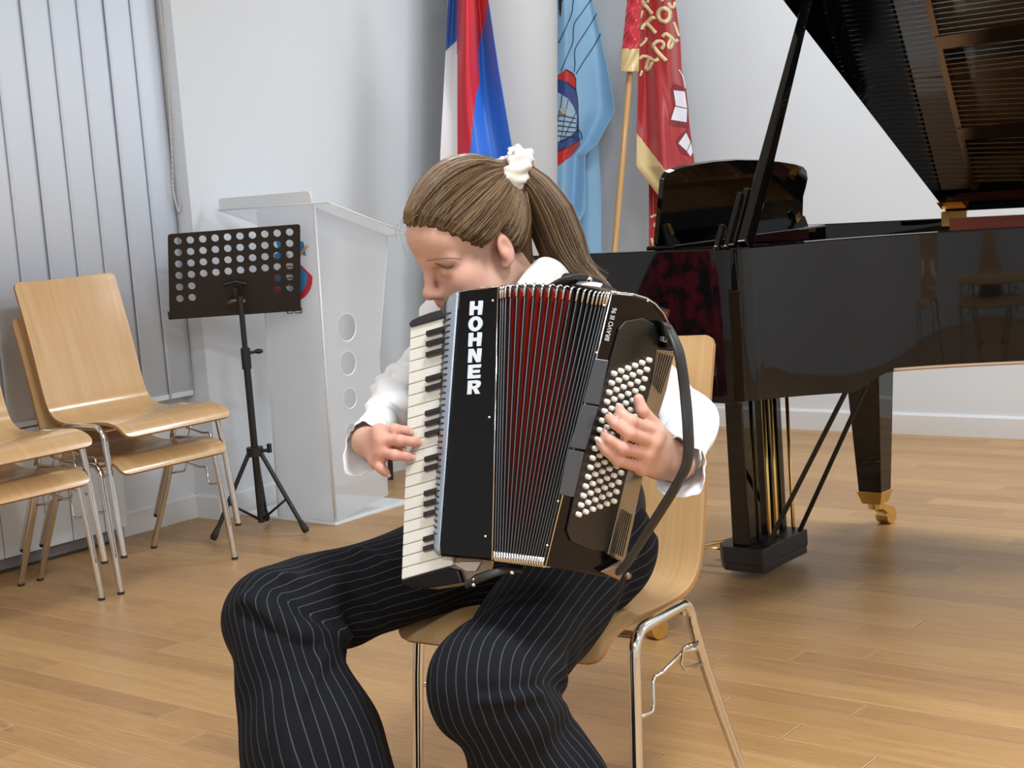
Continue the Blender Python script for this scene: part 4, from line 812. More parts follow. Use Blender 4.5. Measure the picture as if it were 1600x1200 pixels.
# ------------------------------------------------------------------ implicit surfaces (smooth unions -> one continuous mesh)
class SDF:
    def __init__(s): s.p = []
    def cap(s, a, b, ra, rb=None, k=.02, op='+', flat=None):   # tapered capsule; flat=(axis, factor) squashes it along an axis
        a, b = np.array(a, float), np.array(b, float); rb = ra if rb is None else rb
        def f(P):
            A, Bv = a, b
            if flat is not None:
                n, q = nrm(flat[0]), 1/flat[1]; m = (a+b)/2; sc = lambda X: X+((X-m) @ n)[..., None]*(q-1)*n
                P = sc(P); A, Bv = sc(a[None])[0], sc(b[None])[0]
            d = Bv-A; t = np.clip(((P-A) @ d)/(d @ d+1e-12), 0, 1)
            v = np.linalg.norm(P-A-t[..., None]*d, axis=-1)-(ra+(rb-ra)*t)
            return v if flat is None else v*min(1, flat[1]*1.15)
        s.p.append((f, (a+b)/2, np.linalg.norm(b-a)/2+max(ra, rb), k, op)); return s
    def ell(s, c, r, ax=None, k=.02, op='+'):
        c, r = np.array(c, float), np.array(r, float); A = np.eye(3) if ax is None else np.array(ax)
        def f(P):
            q = (P-c) @ A.T; k0 = np.linalg.norm(q/r, axis=-1); k1 = np.linalg.norm(q/r**2, axis=-1)+1e-9
            return k0*(k0-1)/k1
        s.p.append((f, c, r.max(), k, op)); return s
    def chain(s, pts, rad, k=.015, flat=None):
        for i in range(len(pts)-1): s.cap(pts[i], pts[i+1], rad[i], rad[i+1], k, flat=flat)
        return s
    def ev(s, P, prims):
        d = np.full(P.shape[:-1], 1.0)
        for f, c, r, k, op in prims:
            e = f(P)
            if op == '+':
                h = np.clip(.5+.5*(d-e)/k, 0, 1); d = d+(e-d)*h-k*h*(1-h)
            else:
                h = np.clip(.5-.5*(d+e)/k, 0, 1); d = d+(-e-d)*h+k*h*(1-h)
        return d
    def mesh(s, vox, disp=None, n=14, smooth=2):
        lo = np.min([c-r for _, c, r, _, op in s.p if op == '+'], 0)-.03; hi = np.max([c+r for _, c, r, _, op in s.p if op == '+'], 0)+.03
        B = n*vox; N = np.ceil((hi-lo)/B).astype(int)
        C = np.stack(np.meshgrid(*[np.arange(q) for q in N], indexing='ij'), -1).reshape(-1, 3)
        cen = lo+(C+.5)*B; d = s.ev(cen, s.p); C = C[np.abs(d) < B*.87*1.6+.02]
        keyf = lambda I: ((I[..., 0]+2)*100003+(I[..., 1]+2))*100003+(I[..., 2]+2)
        KV, PV, Q = [], [], []
        g = np.stack(np.meshgrid(*[np.arange(n+1)]*3, indexing='ij'), -1)
        for cb in C:
            I = cb*n+g; P = lo+I*vox; cc = lo+(cb+.5)*B
            pr = [p for p in s.p if np.linalg.norm(p[1]-cc) < p[2]+B*.87+p[3]+.012]
            if not pr: continue
            D = s.ev(P, pr)
            if disp is not None: D = D+disp(P)
            S = D < 0
            if S.all() or not S.any(): continue
            acc = np.zeros((n, n, n, 3)); cnt = np.zeros((n, n, n))
            for ax in range(3):
                sl0 = [slice(None)]*3; sl1 = [slice(None)]*3; sl0[ax] = slice(0, n); sl1[ax] = slice(1, n+1)
                D0, D1 = D[tuple(sl0)], D[tuple(sl1)]; X = (D0 < 0) != (D1 < 0); t = np.where(X, D0/(D0-D1+1e-30), 0)
                pos = P[tuple(sl0)].copy(); pos[..., ax] += t*vox; o = [q for q in range(3) if q != ax]
                for da in (0, 1):
                    for db in (0, 1):
                        sl = [slice(0, n)]*3; sl[o[0]] = slice(da, da+n); sl[o[1]] = slice(db, db+n)
                        acc += pos[tuple(sl)]*X[tuple(sl)][..., None]; cnt += X[tuple(sl)]
                own = X[:n, :n, :n]; W = np.argwhere(own)
                if len(W):
                    base = cb*n+W; e1 = np.zeros(3, int); e2 = np.zeros(3, int); e1[o[0]] = 1; e2[o[1]] = 1
                    q = np.stack([keyf(base-e1-e2), keyf(base-e2), keyf(base), keyf(base-e1)], 1)
                    neg = (D0[:n, :n, :n] < 0)[own]; 
                    if ax == 1: neg = ~neg
                    q[~neg] = q[~neg][:, ::-1]; Q.append(q)
            m = cnt > 0; W = np.argwhere(m); KV.append(keyf(cb*n+W)); PV.append(acc[m]/cnt[m][:, None])
        K = np.concatenate(KV); Pv = np.concatenate(PV); Q = np.concatenate(Q); o = np.argsort(K); K, Pv = K[o], Pv[o]
        ix = np.clip(np.searchsorted(K, Q), 0, len(K)-1); ok = (K[ix] == Q).all(1); F = ix[ok]
        for _ in range(smooth):
            acc = np.zeros_like(Pv); cnt = np.zeros(len(Pv))
            for a in range(4):
                for b_ in ((a+1) % 4, (a+3) % 4): np.add.at(acc, F[:, a], Pv[F[:, b_]]); np.add.at(cnt, F[:, a], 1)
            Pv = Pv*.5+.5*acc/np.maximum(cnt, 1)[:, None]
        return Pv, F
def np_mesh(name, Pv, F, mt, parent, attrs=None):
    me = bpy.data.meshes.new(name); me.vertices.add(len(Pv)); me.vertices.foreach_set('co', Pv.ravel())
    me.loops.add(F.size); me.loops.foreach_set('vertex_index', F.ravel().astype(np.int32)); me.polygons.add(len(F))
    me.polygons.foreach_set('loop_start', np.arange(0, F.size, 4, dtype=np.int32)); me.update(calc_edges=True); me.validate()
    me.polygons.foreach_set('use_smooth', [True]*len(me.polygons)); me.materials.append(mt)
    for k, a in (attrs or {}).items():
        at_ = me.attributes.new(k, 'FLOAT_VECTOR', 'POINT'); at_.data.foreach_set('vector', np.ascontiguousarray(a, np.float32).ravel())
    return link(name, me, parent)

# ------------------------------------------------------------------ the player
girl = thing('person', 'person in white shirt, black waistcoat and pinstripe trousers, head bowed, playing a black accordion', 'person', (-1.80, 2.2, 0))
LEFT = nrm(V(1, .06, 0)); FWD = V(.06, -1, 0)/np.linalg.norm(V(.06, -1, 0)); UP = V(0, 0, 1)
pj = lambda P: (lambda q: np.stack([800+FPX*(q @ CR)/(q @ CF), 600-FPX*(q @ CU)/(q @ CF), q @ CF], -1))(np.asarray(P)-CAM)
hipR, hipL = V(-1.915, 2.30, .535), V(-1.70, 2.30, .53)
kneeR, kneeL = at(430, 964, 2.83), at(765, 1072, 2.50)
ankR, ankL = onz(560, 1385, .06), onz(905, 1350, .06)
shR, shL = at(722, 502, 2.92), at(915, 484, 2.76)
elR, elL = at(630, 620, 2.92), at(1074, 664, 2.73)
wrR, wrL = at(577, 690, 2.715), at(1060, 722, 2.53)
chest = (shR+shL)/2*.5 + V(-1.81, 2.33, .78)*.5
# head frame: Fh face direction, Uh crown direction, Sh towards the player's left
Sh = .3557*CR-.2588*CU-.8981*CF; Fh = -.8747*CR-.4307*CU-.2223*CF; Uh = -.3292*CR+.8646*CU-.3796*CF; HS = 1.05
hd = lambda x, y, z: HC_ + (Sh*x+Fh*y+Uh*z)*HS
def rot(v, k, a): k = nrm(k); return v*math.cos(a)+np.cross(k, v)*math.sin(a)+k*(k @ v)*(1-math.cos(a))
Sh, Fh, Uh = (rot(v, -CF, math.radians(0)) for v in (Sh, Fh, Uh)); Sh, Fh = (rot(v, Uh, math.radians(15)) for v in (Sh, Fh))
HC_ = at(790, 388, 2.70)-(Sh*.0745-Fh*.016+Uh*.004)*HS
HAX = (Sh, Fh, Uh); hs = lambda *a: np.array(a)*HS
hl = lambda P: np.stack([(P-HC_) @ Sh, (P-HC_) @ Fh, (P-HC_) @ Uh], -1)/HS
def head(S):
    e = lambda c, r, k=.02, op='+', ax=HAX: S.ell(hd(*c), hs(*r), ax, k*HS, op)
    e((0, -.012, .052), (.073, .097, .086)); e((0, .030, -.035), (.055, .060, .080), .03); e((0, .058, .060), (.058, .046, .046), .03)
    e((0, .066, -.092), (.024, .020, .020), .025)
    for s in (-1, 1):
        e((s*.046, .012, -.058), (.016, .034, .026), .03); e((s*.040, .058, -.014), (.022, .026, .022), .025); e((s*.030, .062, -.045), (.024, .026, .030), .025)
        S.cap(hd(s*.010, .091, .026), hd(s*.046, .074, .026), .0085*HS, .007*HS, .016*HS)
        e((s*.031, .100, .006), (.015, .014, .0105), .012, '-'); e((s*.032, .0765, .005), (.0145, .0135, .0115), .006)
    S.cap(hd(0, .090, .018), hd(0, .109, -.020), .0075*HS, .0088*HS, .014*HS); e((0, .110, -.026), (.0115, .0115, .010), .010)
    for s in (-1, 1): e((s*.0125, .097, -.030), (.0085, .012, .0085), .008); e((s*.0065, .103, -.0430), (.0038, .006, .003), .003, '-')
    e((0, .090, -.047), (.020, .010, .012), .012); e((0, .0905, -.056), (.022, .0095, .0055), .006); e((0, .0885, -.067), (.020, .0095, .0065), .006); e((0, .098, -.061), (.024, .006, .0014), .003, '-')
    for s in (-1, 1):
        er = (nrm(Sh*.95*s-Fh*.30), nrm(Fh*.95+Sh*.30*s-Uh*.12), nrm(Uh+Fh*.14))
        e((s*.0745, -.016, .004), (.0075, .0175, .029), .006, '+', er); e((s*.0835, -.0135, .006), (.0065, .0105, .0195), .004, '-', er)
        e((s*.079, -.011, -.004), (.004, .008, .010), .004, '+', er); e((s*.0725, -.006, -.022), (.006, .008, .009), .007)
    S.cap(hd(0, -.035, -.03), at(822, 470, 2.86), .052*HS, .054, .03)
body = SDF(); head(body)
body.cap(shR, shL, .05, .05, .04).cap(chest, V(-1.81, 2.33, .60), .105, .105, .06).cap(chest+V(0, 0, .10), at(822, 470, 2.86), .06, .05, .05)
body.chain([shR, elR, wrR], [.045, .038, .025], .02).chain([shL, elL, wrL], [.045, .038, .026], .02)
# right hand on the keys
def hand(S, wr, palm, fingers, thumb):
    for p, r in palm: S.cap(wr, p, .021, r, .012)
    for (p, r), (q, r2) in zip(palm[:-1], palm[1:]): S.cap(p, q, r, r2, .010)
    for pts, rad in fingers+[thumb]: S.chain(pts, [r*.93 for r in rad], .0035)
A = at
wR = A(574, 690, 2.70)
body.cap(wrR, wR, .025, .022, .015)
pR = [(A(593, 674, 2.648), .0125), (A(598, 689, 2.636), .0125), (A(596, 706, 2.638), .012), (A(588, 722, 2.648), .0115)]
fR = [([pR[0][0], A(617, 671, 2.632), A(633, 673, 2.640), A(639, 674.5, 2.645)], [.0115, .0102, .0094, .0086]),
      ([pR[1][0], A(625, 688, 2.612), A(645, 690, 2.622), A(654.5, 691.5, 2.632)], [.0115, .0102, .0094, .0084]),
      ([pR[2][0], A(617, 711, 2.612), A(634, 713, 2.622), A(643, 714, 2.632)], [.0112, .0100, .0092, .0084]),
      ([pR[3][0], A(595, 731, 2.632), A(601, 737, 2.634), A(604.5, 740, 2.638)], [.0105, .0092, .0084, .0074])]
hand(body, wR, pR, fR, ([A(583, 682, 2.690), A(606, 694, 2.675), A(626, 703, 2.660), A(641, 709.5, 2.655)], [.014, .0105, .0092, .0080]))
# left hand on the bass buttons, under the strap
bq = lambda x, y, o: bp_(x, y, o)
wL = bq(1058, 728, .030)
body.cap(wrL, wL, .026, .024, .015)
pL = [(bq(1026, 676, .040), .0135), (bq(1018, 690, .043), .0135), (bq(1009, 709, .040), .013), (bq(1003, 730, .033), .0125)]
fL = [([pL[0][0], bq(985, 658, .044), bq(971, 647, .028), bq(967.5, 639, .017)], [.0125, .0112, .0100, .0088]),
      ([pL[1][0], bq(982, 677, .048), bq(961, 662, .033), bq(951.5, 653, .018)], [.0125, .0112, .0100, .0088]),
      ([pL[2][0], bq(972, 700, .044), bq(953, 687, .030), bq(945, 679, .018)], [.012, .0108, .0098, .0086]),
      ([pL[3][0], bq(966, 720, .036), bq(946, 703, .025), bq(937, 692, .016)], [.0115, .0102, .0092, .0080])]
hand(body, wL, pL, fL, ([bq(1046, 700, .032), bq(1022, 664, .034), bq(1003, 641, .030), bq(997.5, 623, .022)], [.0165, .0130, .0112, .0096]))
body.ell(bq(1032, 712, .030), (.03, .036, .014), (BX, BY, BZ), .02)
for fs, nd in ((fR, -CF), (fL, BZ)):
    for pts, rad in fs: body.ell(pts[1], np.array([1, 1, 1])*rad[1]*.99, None, .004)
Pb, Fb = body.mesh(.0034, smooth=2)
def skin():
    mt = mat('skin', (.60, .36, .27), .48, spec=.4, sss=.12); N = NT(mt)
    a = N.n('ShaderNodeAttribute'); a.attribute_name = 'tint'; sp = N.n('ShaderNodeSeparateXYZ'); N.l(a.outputs['Vector'], sp.inputs[0])
    nz = N.noise(N.coord('Object'), 45, 3, .6)
    c = N.mix(N.math('MULTIPLY', nz, .35), (.62, .375, .285), (.56, .31, .225)); c = N.mix(sp.outputs[0], c, (.60, .235, .185)); c = N.mix(sp.outputs[1], c, (.50, .12, .11)); c = N.mix(N.math('MULTIPLY', sp.outputs[2], .6), c, (.26, .15, .09))
    N.base(c); N.bump(N.noise(N.coord('Object'), 420, 2), .08, .001); return mt
SKIN = skin()
def bump_at(P, c, r): return np.clip(1-np.linalg.norm(P-np.array(c), axis=-1)/r, 0, 1)**.8
t0_ = np.zeros(len(Pb))
for c, r, w_ in ((hd(.047, .062, -.02), .045, .55), (hd(0, .11, -.026), .025, .45), (hd(.08, -.015, .004), .045, .6), (A(620, 695, 2.63), .09, .55), (bq(975, 685, .03), .085, .5), (bq(998, 630, .02), .03, .5)): t0_ = np.maximum(t0_, bump_at(Pb, c, r)*w_)
L_ = hl(Pb); lips = ((np.abs(L_[:, 0]) < .021) & (L_[:, 1] > .08) & (L_[:, 2] < -.050) & (L_[:, 2] > -.073)).astype(float)*.8
gl = lambda y: np.interp(y, [-.11, -.08, -.05, -.036, -.018, .002, .022, .05, .085, .10], [-.085, -.075, -.055, -.03, .034, .034, .020, .048, .088, .094])
scal = np.clip((L_[:, 2]-gl(L_[:, 1])-.001)/.008, 0, 1)*(np.linalg.norm(L_, axis=1) < .16)*(L_[:, 2] > -.07)
bd = np_mesh('body', Pb, Fb, SKIN, girl, {'tint': np.stack([t0_, lips, scal], 1)})
pjb = pj(Pb)
def surf(x, y, r=4):
    d = np.hypot(pjb[:, 0]-x, pjb[:, 1]-y); m = np.where(d < r)[0]
    if len(m) == 0: m = np.argsort(d)[:3]
    return at(x, y, pjb[m, 2].min())
LASH = mat('lash_brown', (.075, .035, .022), .6); BROW = mat('brow_brown', (.20, .10, .055), .7)
b = MB(); P = np.array([surf(*q)-CF*.0012 for q in ((679.5, 411.5), (685, 413.5), (692, 416.5), (698, 418), (704, 417.5), (709, 413.5))]); b.tube(smooth_path(P, 4), [.0007+.0011*math.sin(math.pi*i/20) for i in range(21)], 6); b.build('eyelashes', LASH, bd, smooth=True)
b = MB()
for k in range(70):
    t = k/69; x, y = 666+52*t, 407.5-4.5*math.sin(t*2.2)+.5*t; p = surf(x, y, 5)-CF*.0008; q = surf(x+5, y-1.5+2.2*t, 5)-CF*.0014; b.tube([p, (p+q)/2-CF*.0006, q], [.0007, .0007, .0003], 4)
b.build('eyebrow', BROW, bd)
NAIL = mat('fingernail', (.66, .40, .33), .25, coat=.4)
for fs, nd in ((fR, -CF), (fL, BZ)):
    for pts, rad in fs:
        d = nrm(pts[3]-pts[2]); n_ = nrm(nd-d*(nd @ d)); w_ = np.cross(d, n_); r_ = rad[3]*.93
        b = MB(); b.sphere(pts[3]+d*r_*.15+n_*r_*.80, r_, 12, 8, (.62, .80, .22), (w_, d, n_)); b.build('fingernail', NAIL, bd, smooth=True)
# hair
HAIRD = mat('hair_dark_brown', (.085, .046, .023), .38, spec=.45); HAIRL = mat('hair_light_brown', (.215, .140, .078), .36, spec=.5)
cc, cr_ = V(0, -.012, .054), V(.073, .098, .090)+V(.010, .011, .017)
_o, _d = (hl(CAM[None])[0]-cc)/cr_, (hl((CAM+ray(803, 268))[None])[0]-hl(CAM[None])[0])/cr_
_b, _c = _o @ _d, _o @ _o-1; pbl = cc+cr_*(_o+_d*((-_b-math.sqrt(max(0, _b*_b-(_d @ _d)*_c)))/(_d @ _d))); PB = hd(*pbl); PBD = (PB-CAM) @ CF; pdir = nrm((pbl-cc)/cr_); e1 = nrm(np.cross(pdir, V(1, 0, 0))); e2 = np.cross(pdir, e1)
FC, FR = V(0, .058, .060), V(.058, .046, .046)+.007
def capd(L):
    def el(c, r):
        q = (L-c)/r; k0 = np.linalg.norm(q, axis=-1); return k0*(k0-1)/(np.linalg.norm(q/r, axis=-1)+1e-9)
    a, b_ = el(cc, cr_), el(FC, FR); k = .03; h = np.clip(.5+.5*(b_-a)/k, 0, 1); return b_+(a-b_)*h-k*h*(1-h)
def capf(P):
    L = hl(P); d = capd(L); q = (L-cc)/cr_; k0 = np.linalg.norm(q, axis=-1)
    ph = np.arctan2(q @ e2, q @ e1); d = d-.0013*np.sin(ph*46+2.5*np.sin(ph*7))-.0010*np.sin(ph*97+k0*4)
    ed = L[..., 2]-gl(L[..., 1])+.0030*np.sin(ph*31)+.0022*np.sin(ph*73); d = d+.0105*np.clip(1-ed/.030, 0, 1)**1.6
    return np.maximum(d, -ed*.75)*HS
def snap(L, o):
    w_ = nrm(L-cc)
    for _ in range(4): L = L-w_*(capd(L[None])[0]-o)
    return L
hr = SDF(); hr.p.append((capf, hd(*cc), .115*HS, .01, '+'))
hr.cap(hd(.015, -.080, .03), hd(.012, -.062, -.075), .034*HS, .026*HS, .02).cap(hd(*(cc+(pbl-cc)*.9)), PB+nrm(PB-hd(*cc))*.004, .030*HS, .022*HS, .03)
Ph, Fq = hr.mesh(.0034, smooth=1); hair = np_mesh('hair', Ph, Fq, HAIRD, girl)
b = MB(); 
def strand(pts, r, mi):
    m = len(pts); b.tube(pts, [r*(.6+.4*math.sin(math.pi*min(1, .15+i/m))) for i in range(m)], 3, cap=False, mi=mi)
ns = 0
while ns < 2300:
    y = rng.uniform(-.10, .095); x = rng.uniform(-1, 1); front = rng.random() < .45
    u = nrm(rng.normal(size=3)); L = cc+u*cr_
    if front: z_ = gl(L[1])+.003; u = nrm(np.array([u[0], u[1], (z_-cc[2])/cr_[2]])); L = snap(cc+u*cr_, 0)
    for _ in range(14):
        L = snap(cc+u*cr_, 0)
        if L[2] > gl(L[1])+.0045: break
        u = nrm(u+V(0, 0, .04))
    else: continue
    a = math.acos(np.clip(u @ pdir, -1, 1))
    if a < .25: continue
    n_ = 10; tt = np.linspace(0, 1, n_)*rng.uniform(.55, .97); off = 1.0+rng.uniform(.004, .03)+ (.02*rng.random() if rng.random() < .1 else 0); wob = rng.normal(size=3)*.025
    pts = []
    for i, t in enumerate(tt):
        q = (math.sin((1-t)*a)*u+math.sin(t*a)*pdir)/math.sin(a); q = nrm(q+wob*math.sin(math.pi*t)*(1 if t > .12 else .3)); Lp = snap(cc+q*cr_, (off-1)*.10*min(1, .15+t*5)+.0012-.0045*max(0, 1-t*14)); pts.append(hd(*Lp))
    if a > 2.4: continue
    strand(pts, rng.uniform(.0005, .0009), int(rng.random() < .55)); ns += 1
for k in range(26):                                   # fly-away hairs at the forehead and crown
    u = nrm(np.array([rng.uniform(-.3, .8), rng.uniform(.2, 1), rng.uniform(.3, 1)])); L = cc+u*cr_
    if L[2] < gl(L[1]): continue
    p = hd(*L); o = nrm(p-hd(*cc)); d = nrm(Fh*.5-Uh*.6+rng.normal(size=3)*.4); s = rng.uniform(.02, .055)
    strand([p, p+o*s*.3+d*s*.2, p+o*s*.4+d*s*.6, p+o*s*.3+d*s], .0003, 1)
for (x0, y0, x1, y1) in ((632, 330, 640, 395), (631, 338, 626, 372), (640, 340, 622, 350)): p, q = surf(x0, y0, 8), at(x1-6, y1+6, 2.70); strand([p, p*.6+q*.4-Fh*(-.012), q], .00035, 1)
for k in range(9):
    x, y = rng.uniform(735, 765), rng.uniform(378, 392); p = surf(x, y, 5)-CF*.001; q = p+(-CR*.35-CU*1.0-CF*.15+rng.normal(size=3)*.2)*rng.uniform(.008, .03); strand([p, (p+q)/2-CF*.003, q], .00035, 1)
b.build('hair_strands', [HAIRD, HAIRL], hair)
tail = [(812, 272, PBD+.005, .020), (836, 296, PBD+.03, .032), (860, 338, PBD+.06, .043), (878, 382, PBD+.075, .043), (899, 417, PBD+.075, .032), (928, 439, PBD+.07, .017), (957, 450, PBD+.06, .004)]
tl = SDF(); tl.chain([at(x, y, d) for x, y, d, _ in tail], [r*.86 for *_, r in tail], .02)
Pt, Ft = tl.mesh(.005, disp=lambda P: .0012*np.sin((P @ CR)*900+(P @ CU)*330), smooth=1); pt_ = np_mesh('ponytail', Pt, Ft, HAIRD, hair)
b = MB(); tc_ = smooth_path([at(x, y, d) for x, y, d, _ in tail], 4); tr_ = np.interp(np.linspace(0, 1, len(tc_)), np.linspace(0, 1, len(tail)), [r for *_, r in tail])
for k in range(1500):
    an = rng.uniform(0, 2*math.pi); rd = math.sqrt(rng.random())*1.0; rd = rd if rng.random() < .4 else rng.uniform(.93, 1.07); en = int(rng.uniform(.7, 1)*len(tc_)); sp_r = rng.normal()*.35 if rng.random() < .12 else 0; a_, c_2 = math.cos(an)*rd, math.sin(an)*rd
    pts = []
    for i in range(0, en, 2):
        f_ = i/len(tc_); T_ = nrm(tc_[min(i+1, len(tc_)-1)]-tc_[max(i-1, 0)]); n1 = nrm(np.cross(T_, CF)); rr_ = tr_[i]*(1+.0*f_)+max(0, sp_r)*.05*f_**3+.003*f_**4*rng.random()
        pts.append(tc_[i]+n1*a_*rr_-CF*c_2*rr_)
    strand(pts, rng.uniform(.0005, .0009), int(rng.random() < .5))
b.build('ponytail_strands', [HAIRD, HAIRL], pt_)
# scrunchie: crumpled silk ring round the ponytail
SILK = mat('scrunchie_silk', (.62, .58, .52), .38, sheen=.4)
sc0 = at(799, 266, PBD+.0); axn = nrm(at(830, 288, PBD+.020)-at(786, 250, PBD-.006)); s1 = nrm(np.cross(axn, CF)); s2_ = np.cross(axn, s1); G = []
nu, nv = 120, 28
for i in range(nu+1):
    a = 2*math.pi*i/nu; R0_ = .029+.003*math.sin(3*a+1); row = []
    for j in range(nv+1):
        q = 2*math.pi*j/nv; r0 = .0170+.0026*math.sin(6*a+2.5*math.sin(2*q))+.0022*math.sin(11*a+4*q)+.006*max(0, math.cos(a-2.6))
        row.append(sc0+(s1*math.cos(a)+s2_*math.sin(a))*(R0_+r0*math.cos(q))+axn*(r0*1.15*math.sin(q)+.004*math.sin(5*a)))
    G.append(row)
b = MB(); b.grid(G); b.build('scrunchie', SILK, hair, smooth=True)
# clothes
SHIRT = mat('white_shirt', (.78, .79, .81), .75, sheen=.2); VEST = mat('black_waistcoat', (.006, .006, .007), .8)
sh = SDF(); sh.chain([shR, elR], [.056, .050], .03).chain([elR, wrR-(wrR-elR)*.16], [.050, .034], .03).chain([shL, elL], [.046, .047], .03).chain([elL, wrL-(wrL-elL)*.2], [.047, .036], .03)
sh.cap(shR, chest, .055, .08, .05).cap(shL, chest, .044, .08, .05).cap(at(694, 500, 2.86), at(760, 520, 2.88), .048, .06, .04)
def crease(P):
    a = P @ nrm(elR-shR); c = P @ nrm(wrR-elR); e = P @ nrm(wrL-elL); n1 = P @ CU; wR_ = np.clip(1-np.linalg.norm(P-elR, axis=-1)/.20, 0, 1); wL_ = np.clip(1-np.linalg.norm(P-elL, axis=-1)/.2, 0, 1)
    return (.0075*np.sin(c*85+n1*60+2.5*np.sin(n1*37+c*20))+.005*np.sin(a*130+c*70+2*np.sin(c*50)))*np.sqrt(wR_) + .0075*np.sin(e*95+n1*70+2.5*np.sin(n1*37+e*25))*np.sqrt(wL_)
Ps, Fs = sh.mesh(.0048, disp=crease, smooth=1); shirt = np_mesh('shirt', Ps, Fs, SHIRT, bd)
up_ = [(806, 446, 2.70), (818, 429, 2.715), (832, 413, 2.73), (847, 403, 2.745), (864, 405, 2.77), (880, 415, 2.80), (890, 428, 2.82)]; lo_ = [(806, 476, 2.68), (824, 468, 2.68), (842, 458, 2.69), (858, 450, 2.705), (874, 444, 2.73), (890, 440, 2.77), (900, 440, 2.80)]
pu, pl_ = smooth_path([at(*q) for q in up_], 5), smooth_path([at(*q) for q in lo_], 5)
G = [[(1-t)*a+t*c-CF*(.007*math.sin(math.pi*min(1, t*1.1+.12))+.002*math.sin(9*t+.5*i)) for t in np.linspace(0, 1, 9)] for i, (a, c) in enumerate(zip(pu, pl_))]
b = MB(); b.grid(G); b.build('collar', mat('collar_in_shade', (.60, .59, .57), .8), shirt, smooth=True, solid=.003)  # shirt white darkened: the hair's shadow is put into the collar colour
def cuff(name, wr, el, r0, r1, L, tipdir, tip, open_dir):
    d = nrm(wr-el); n1 = nrm(np.cross(d, CF)); n2 = np.cross(d, n1); G = []; n = 48
    for j in range(9):
        t = j/8; row = []
        for i in range(n+1):
            a = 2*math.pi*i/n; dirv = n1*math.cos(a)+n2*math.sin(a); w_ = max(0, dirv @ tipdir)**2.2
            op = max(0, dirv @ open_dir)**6
            r_ = r0+(r1-r0)*t+.0035*math.sin(5*a+3*t)*t + .0015*math.sin(13*a+5*t) + .016*w_*t - .006*op*t
            row.append(wr+d*(-.035+(L+tip*w_-.02*op)*t)+dirv*r_)
        G.append(row)
    b = MB(); b.grid(G); return b.build(name, SHIRT, shirt, smooth=True, solid=.0016)
cuff('cuff', wrR, elR, .036, .041, .050, nrm(-CR*.5-CU*.8), .030, nrm(-CR+CU*.1))
cuff('cuff', wrL, elL, .038, .044, .050, nrm(CR*.3-CU*.9), .030, nrm(CR*.2-CU*.5))
vs_ = SDF(); vs_.cap(at(884, 480, 2.78), at(935, 488, 2.755), .050, .052, .03).cap(at(884, 480, 2.78), V(-1.80, 2.33, .82), .05, .10, .05).cap(V(-1.80, 2.33, .86), V(-1.81, 2.35, .60), .11, .13, .06).cap(V(-1.88, 2.36, .62), V(-1.74, 2.36, .62), .12, .12, .05).cap(at(770, 520, 2.90), at(740, 560, 2.92), .06, .07, .05)
Pv_, Fv = vs_.mesh(.008, smooth=2); np_mesh('waistcoat', Pv_, Fv, VEST, bd)
b = MB(); b.tube(smooth_path([at(852, 452, 2.72), at(880, 437, 2.715), at(905, 433, 2.725), at(930, 441, 2.745), at(950, 462, 2.78)]), .014, 10, flat=(CU, .35, 1)); b.build('shoulder_strap', LEA, ac, smooth=True)
b = MB(); b.sphere(at(921, 437, 2.70), .006, 10, 6); b.build('strap_buckle', CHROME, ac, smooth=True)
tr = SDF()
tr.chain([hipR, kneeR], [.100, .087], .05).chain([kneeR, (kneeR+ankR)/2+V(-.005, 0, 0), ankR], [.087, .118, .135], .05).chain([hipL, kneeL], [.104, .088], .05).chain([kneeL, (kneeL+ankL)/2, ankL], [.088, .096, .118], .05)
tr.cap(hipR+V(0, .05, .03), hipL+V(0, .05, .03), .105, .105, .06).cap(V(-1.81, 2.36, .58), V(-1.81, 2.37, .66), .125, .115, .05)
_bk = list(tr.p); P0, _f = tr.mesh(.014); q0 = pj(P0)
def lsurf(x, y): return q0[np.argsort(np.hypot(q0[:, 0]-x, q0[:, 1]-y))[:14], 2].min()
def crease_line(pts, r, o, op, k):
    W_ = [A(x, y, lsurf(x, y)+o) for x, y in pts]
    for a_, c_ in zip(W_[:-1], W_[1:]): tr.cap(a_, c_, r, r*.8, k, op)
crease_line([(385, 938), (425, 962), (480, 985), (535, 996)], .018, .008, '+', .02)
crease_line([(374, 955), (405, 975), (450, 1004), (500, 1016)], .008, .001, '-', .012)
crease_line([(420, 905), (500, 935), (580, 962), (660, 985)], .006, .000, '-', .014); crease_line([(440, 893), (520, 915), (590, 948)], .009, .006, '+', .014)
crease_line([(520, 868), (570, 890), (612, 925)], .006, .001, '-', .014); crease_line([(560, 858), (610, 880), (640, 905)], .008, .006, '+', .014)
crease_line([(752, 1082), (800, 1078), (846, 1070)], .006, .000, '-', .010); crease_line([(748, 1095), (800, 1092), (850, 1082)], .010, .006, '+', .012)
crease_line([(755, 1120), (800, 1118), (845, 1105)], .005, .000, '-', .012); crease_line([(505, 1030), (470, 1090), (455, 1190)], .010, .006, '+', .02); crease_line([(430, 1060), (415, 1120), (420, 1195)], .007, .001, '-', .02)
bones = []
for h, k_, a_ in ((hipR, kneeR, ankR), (hipL, kneeL, ankL)):
    hg = nrm(np.cross(k_-h, a_-k_)); bones += [(h, k_, hg), (k_, a_, hg)]
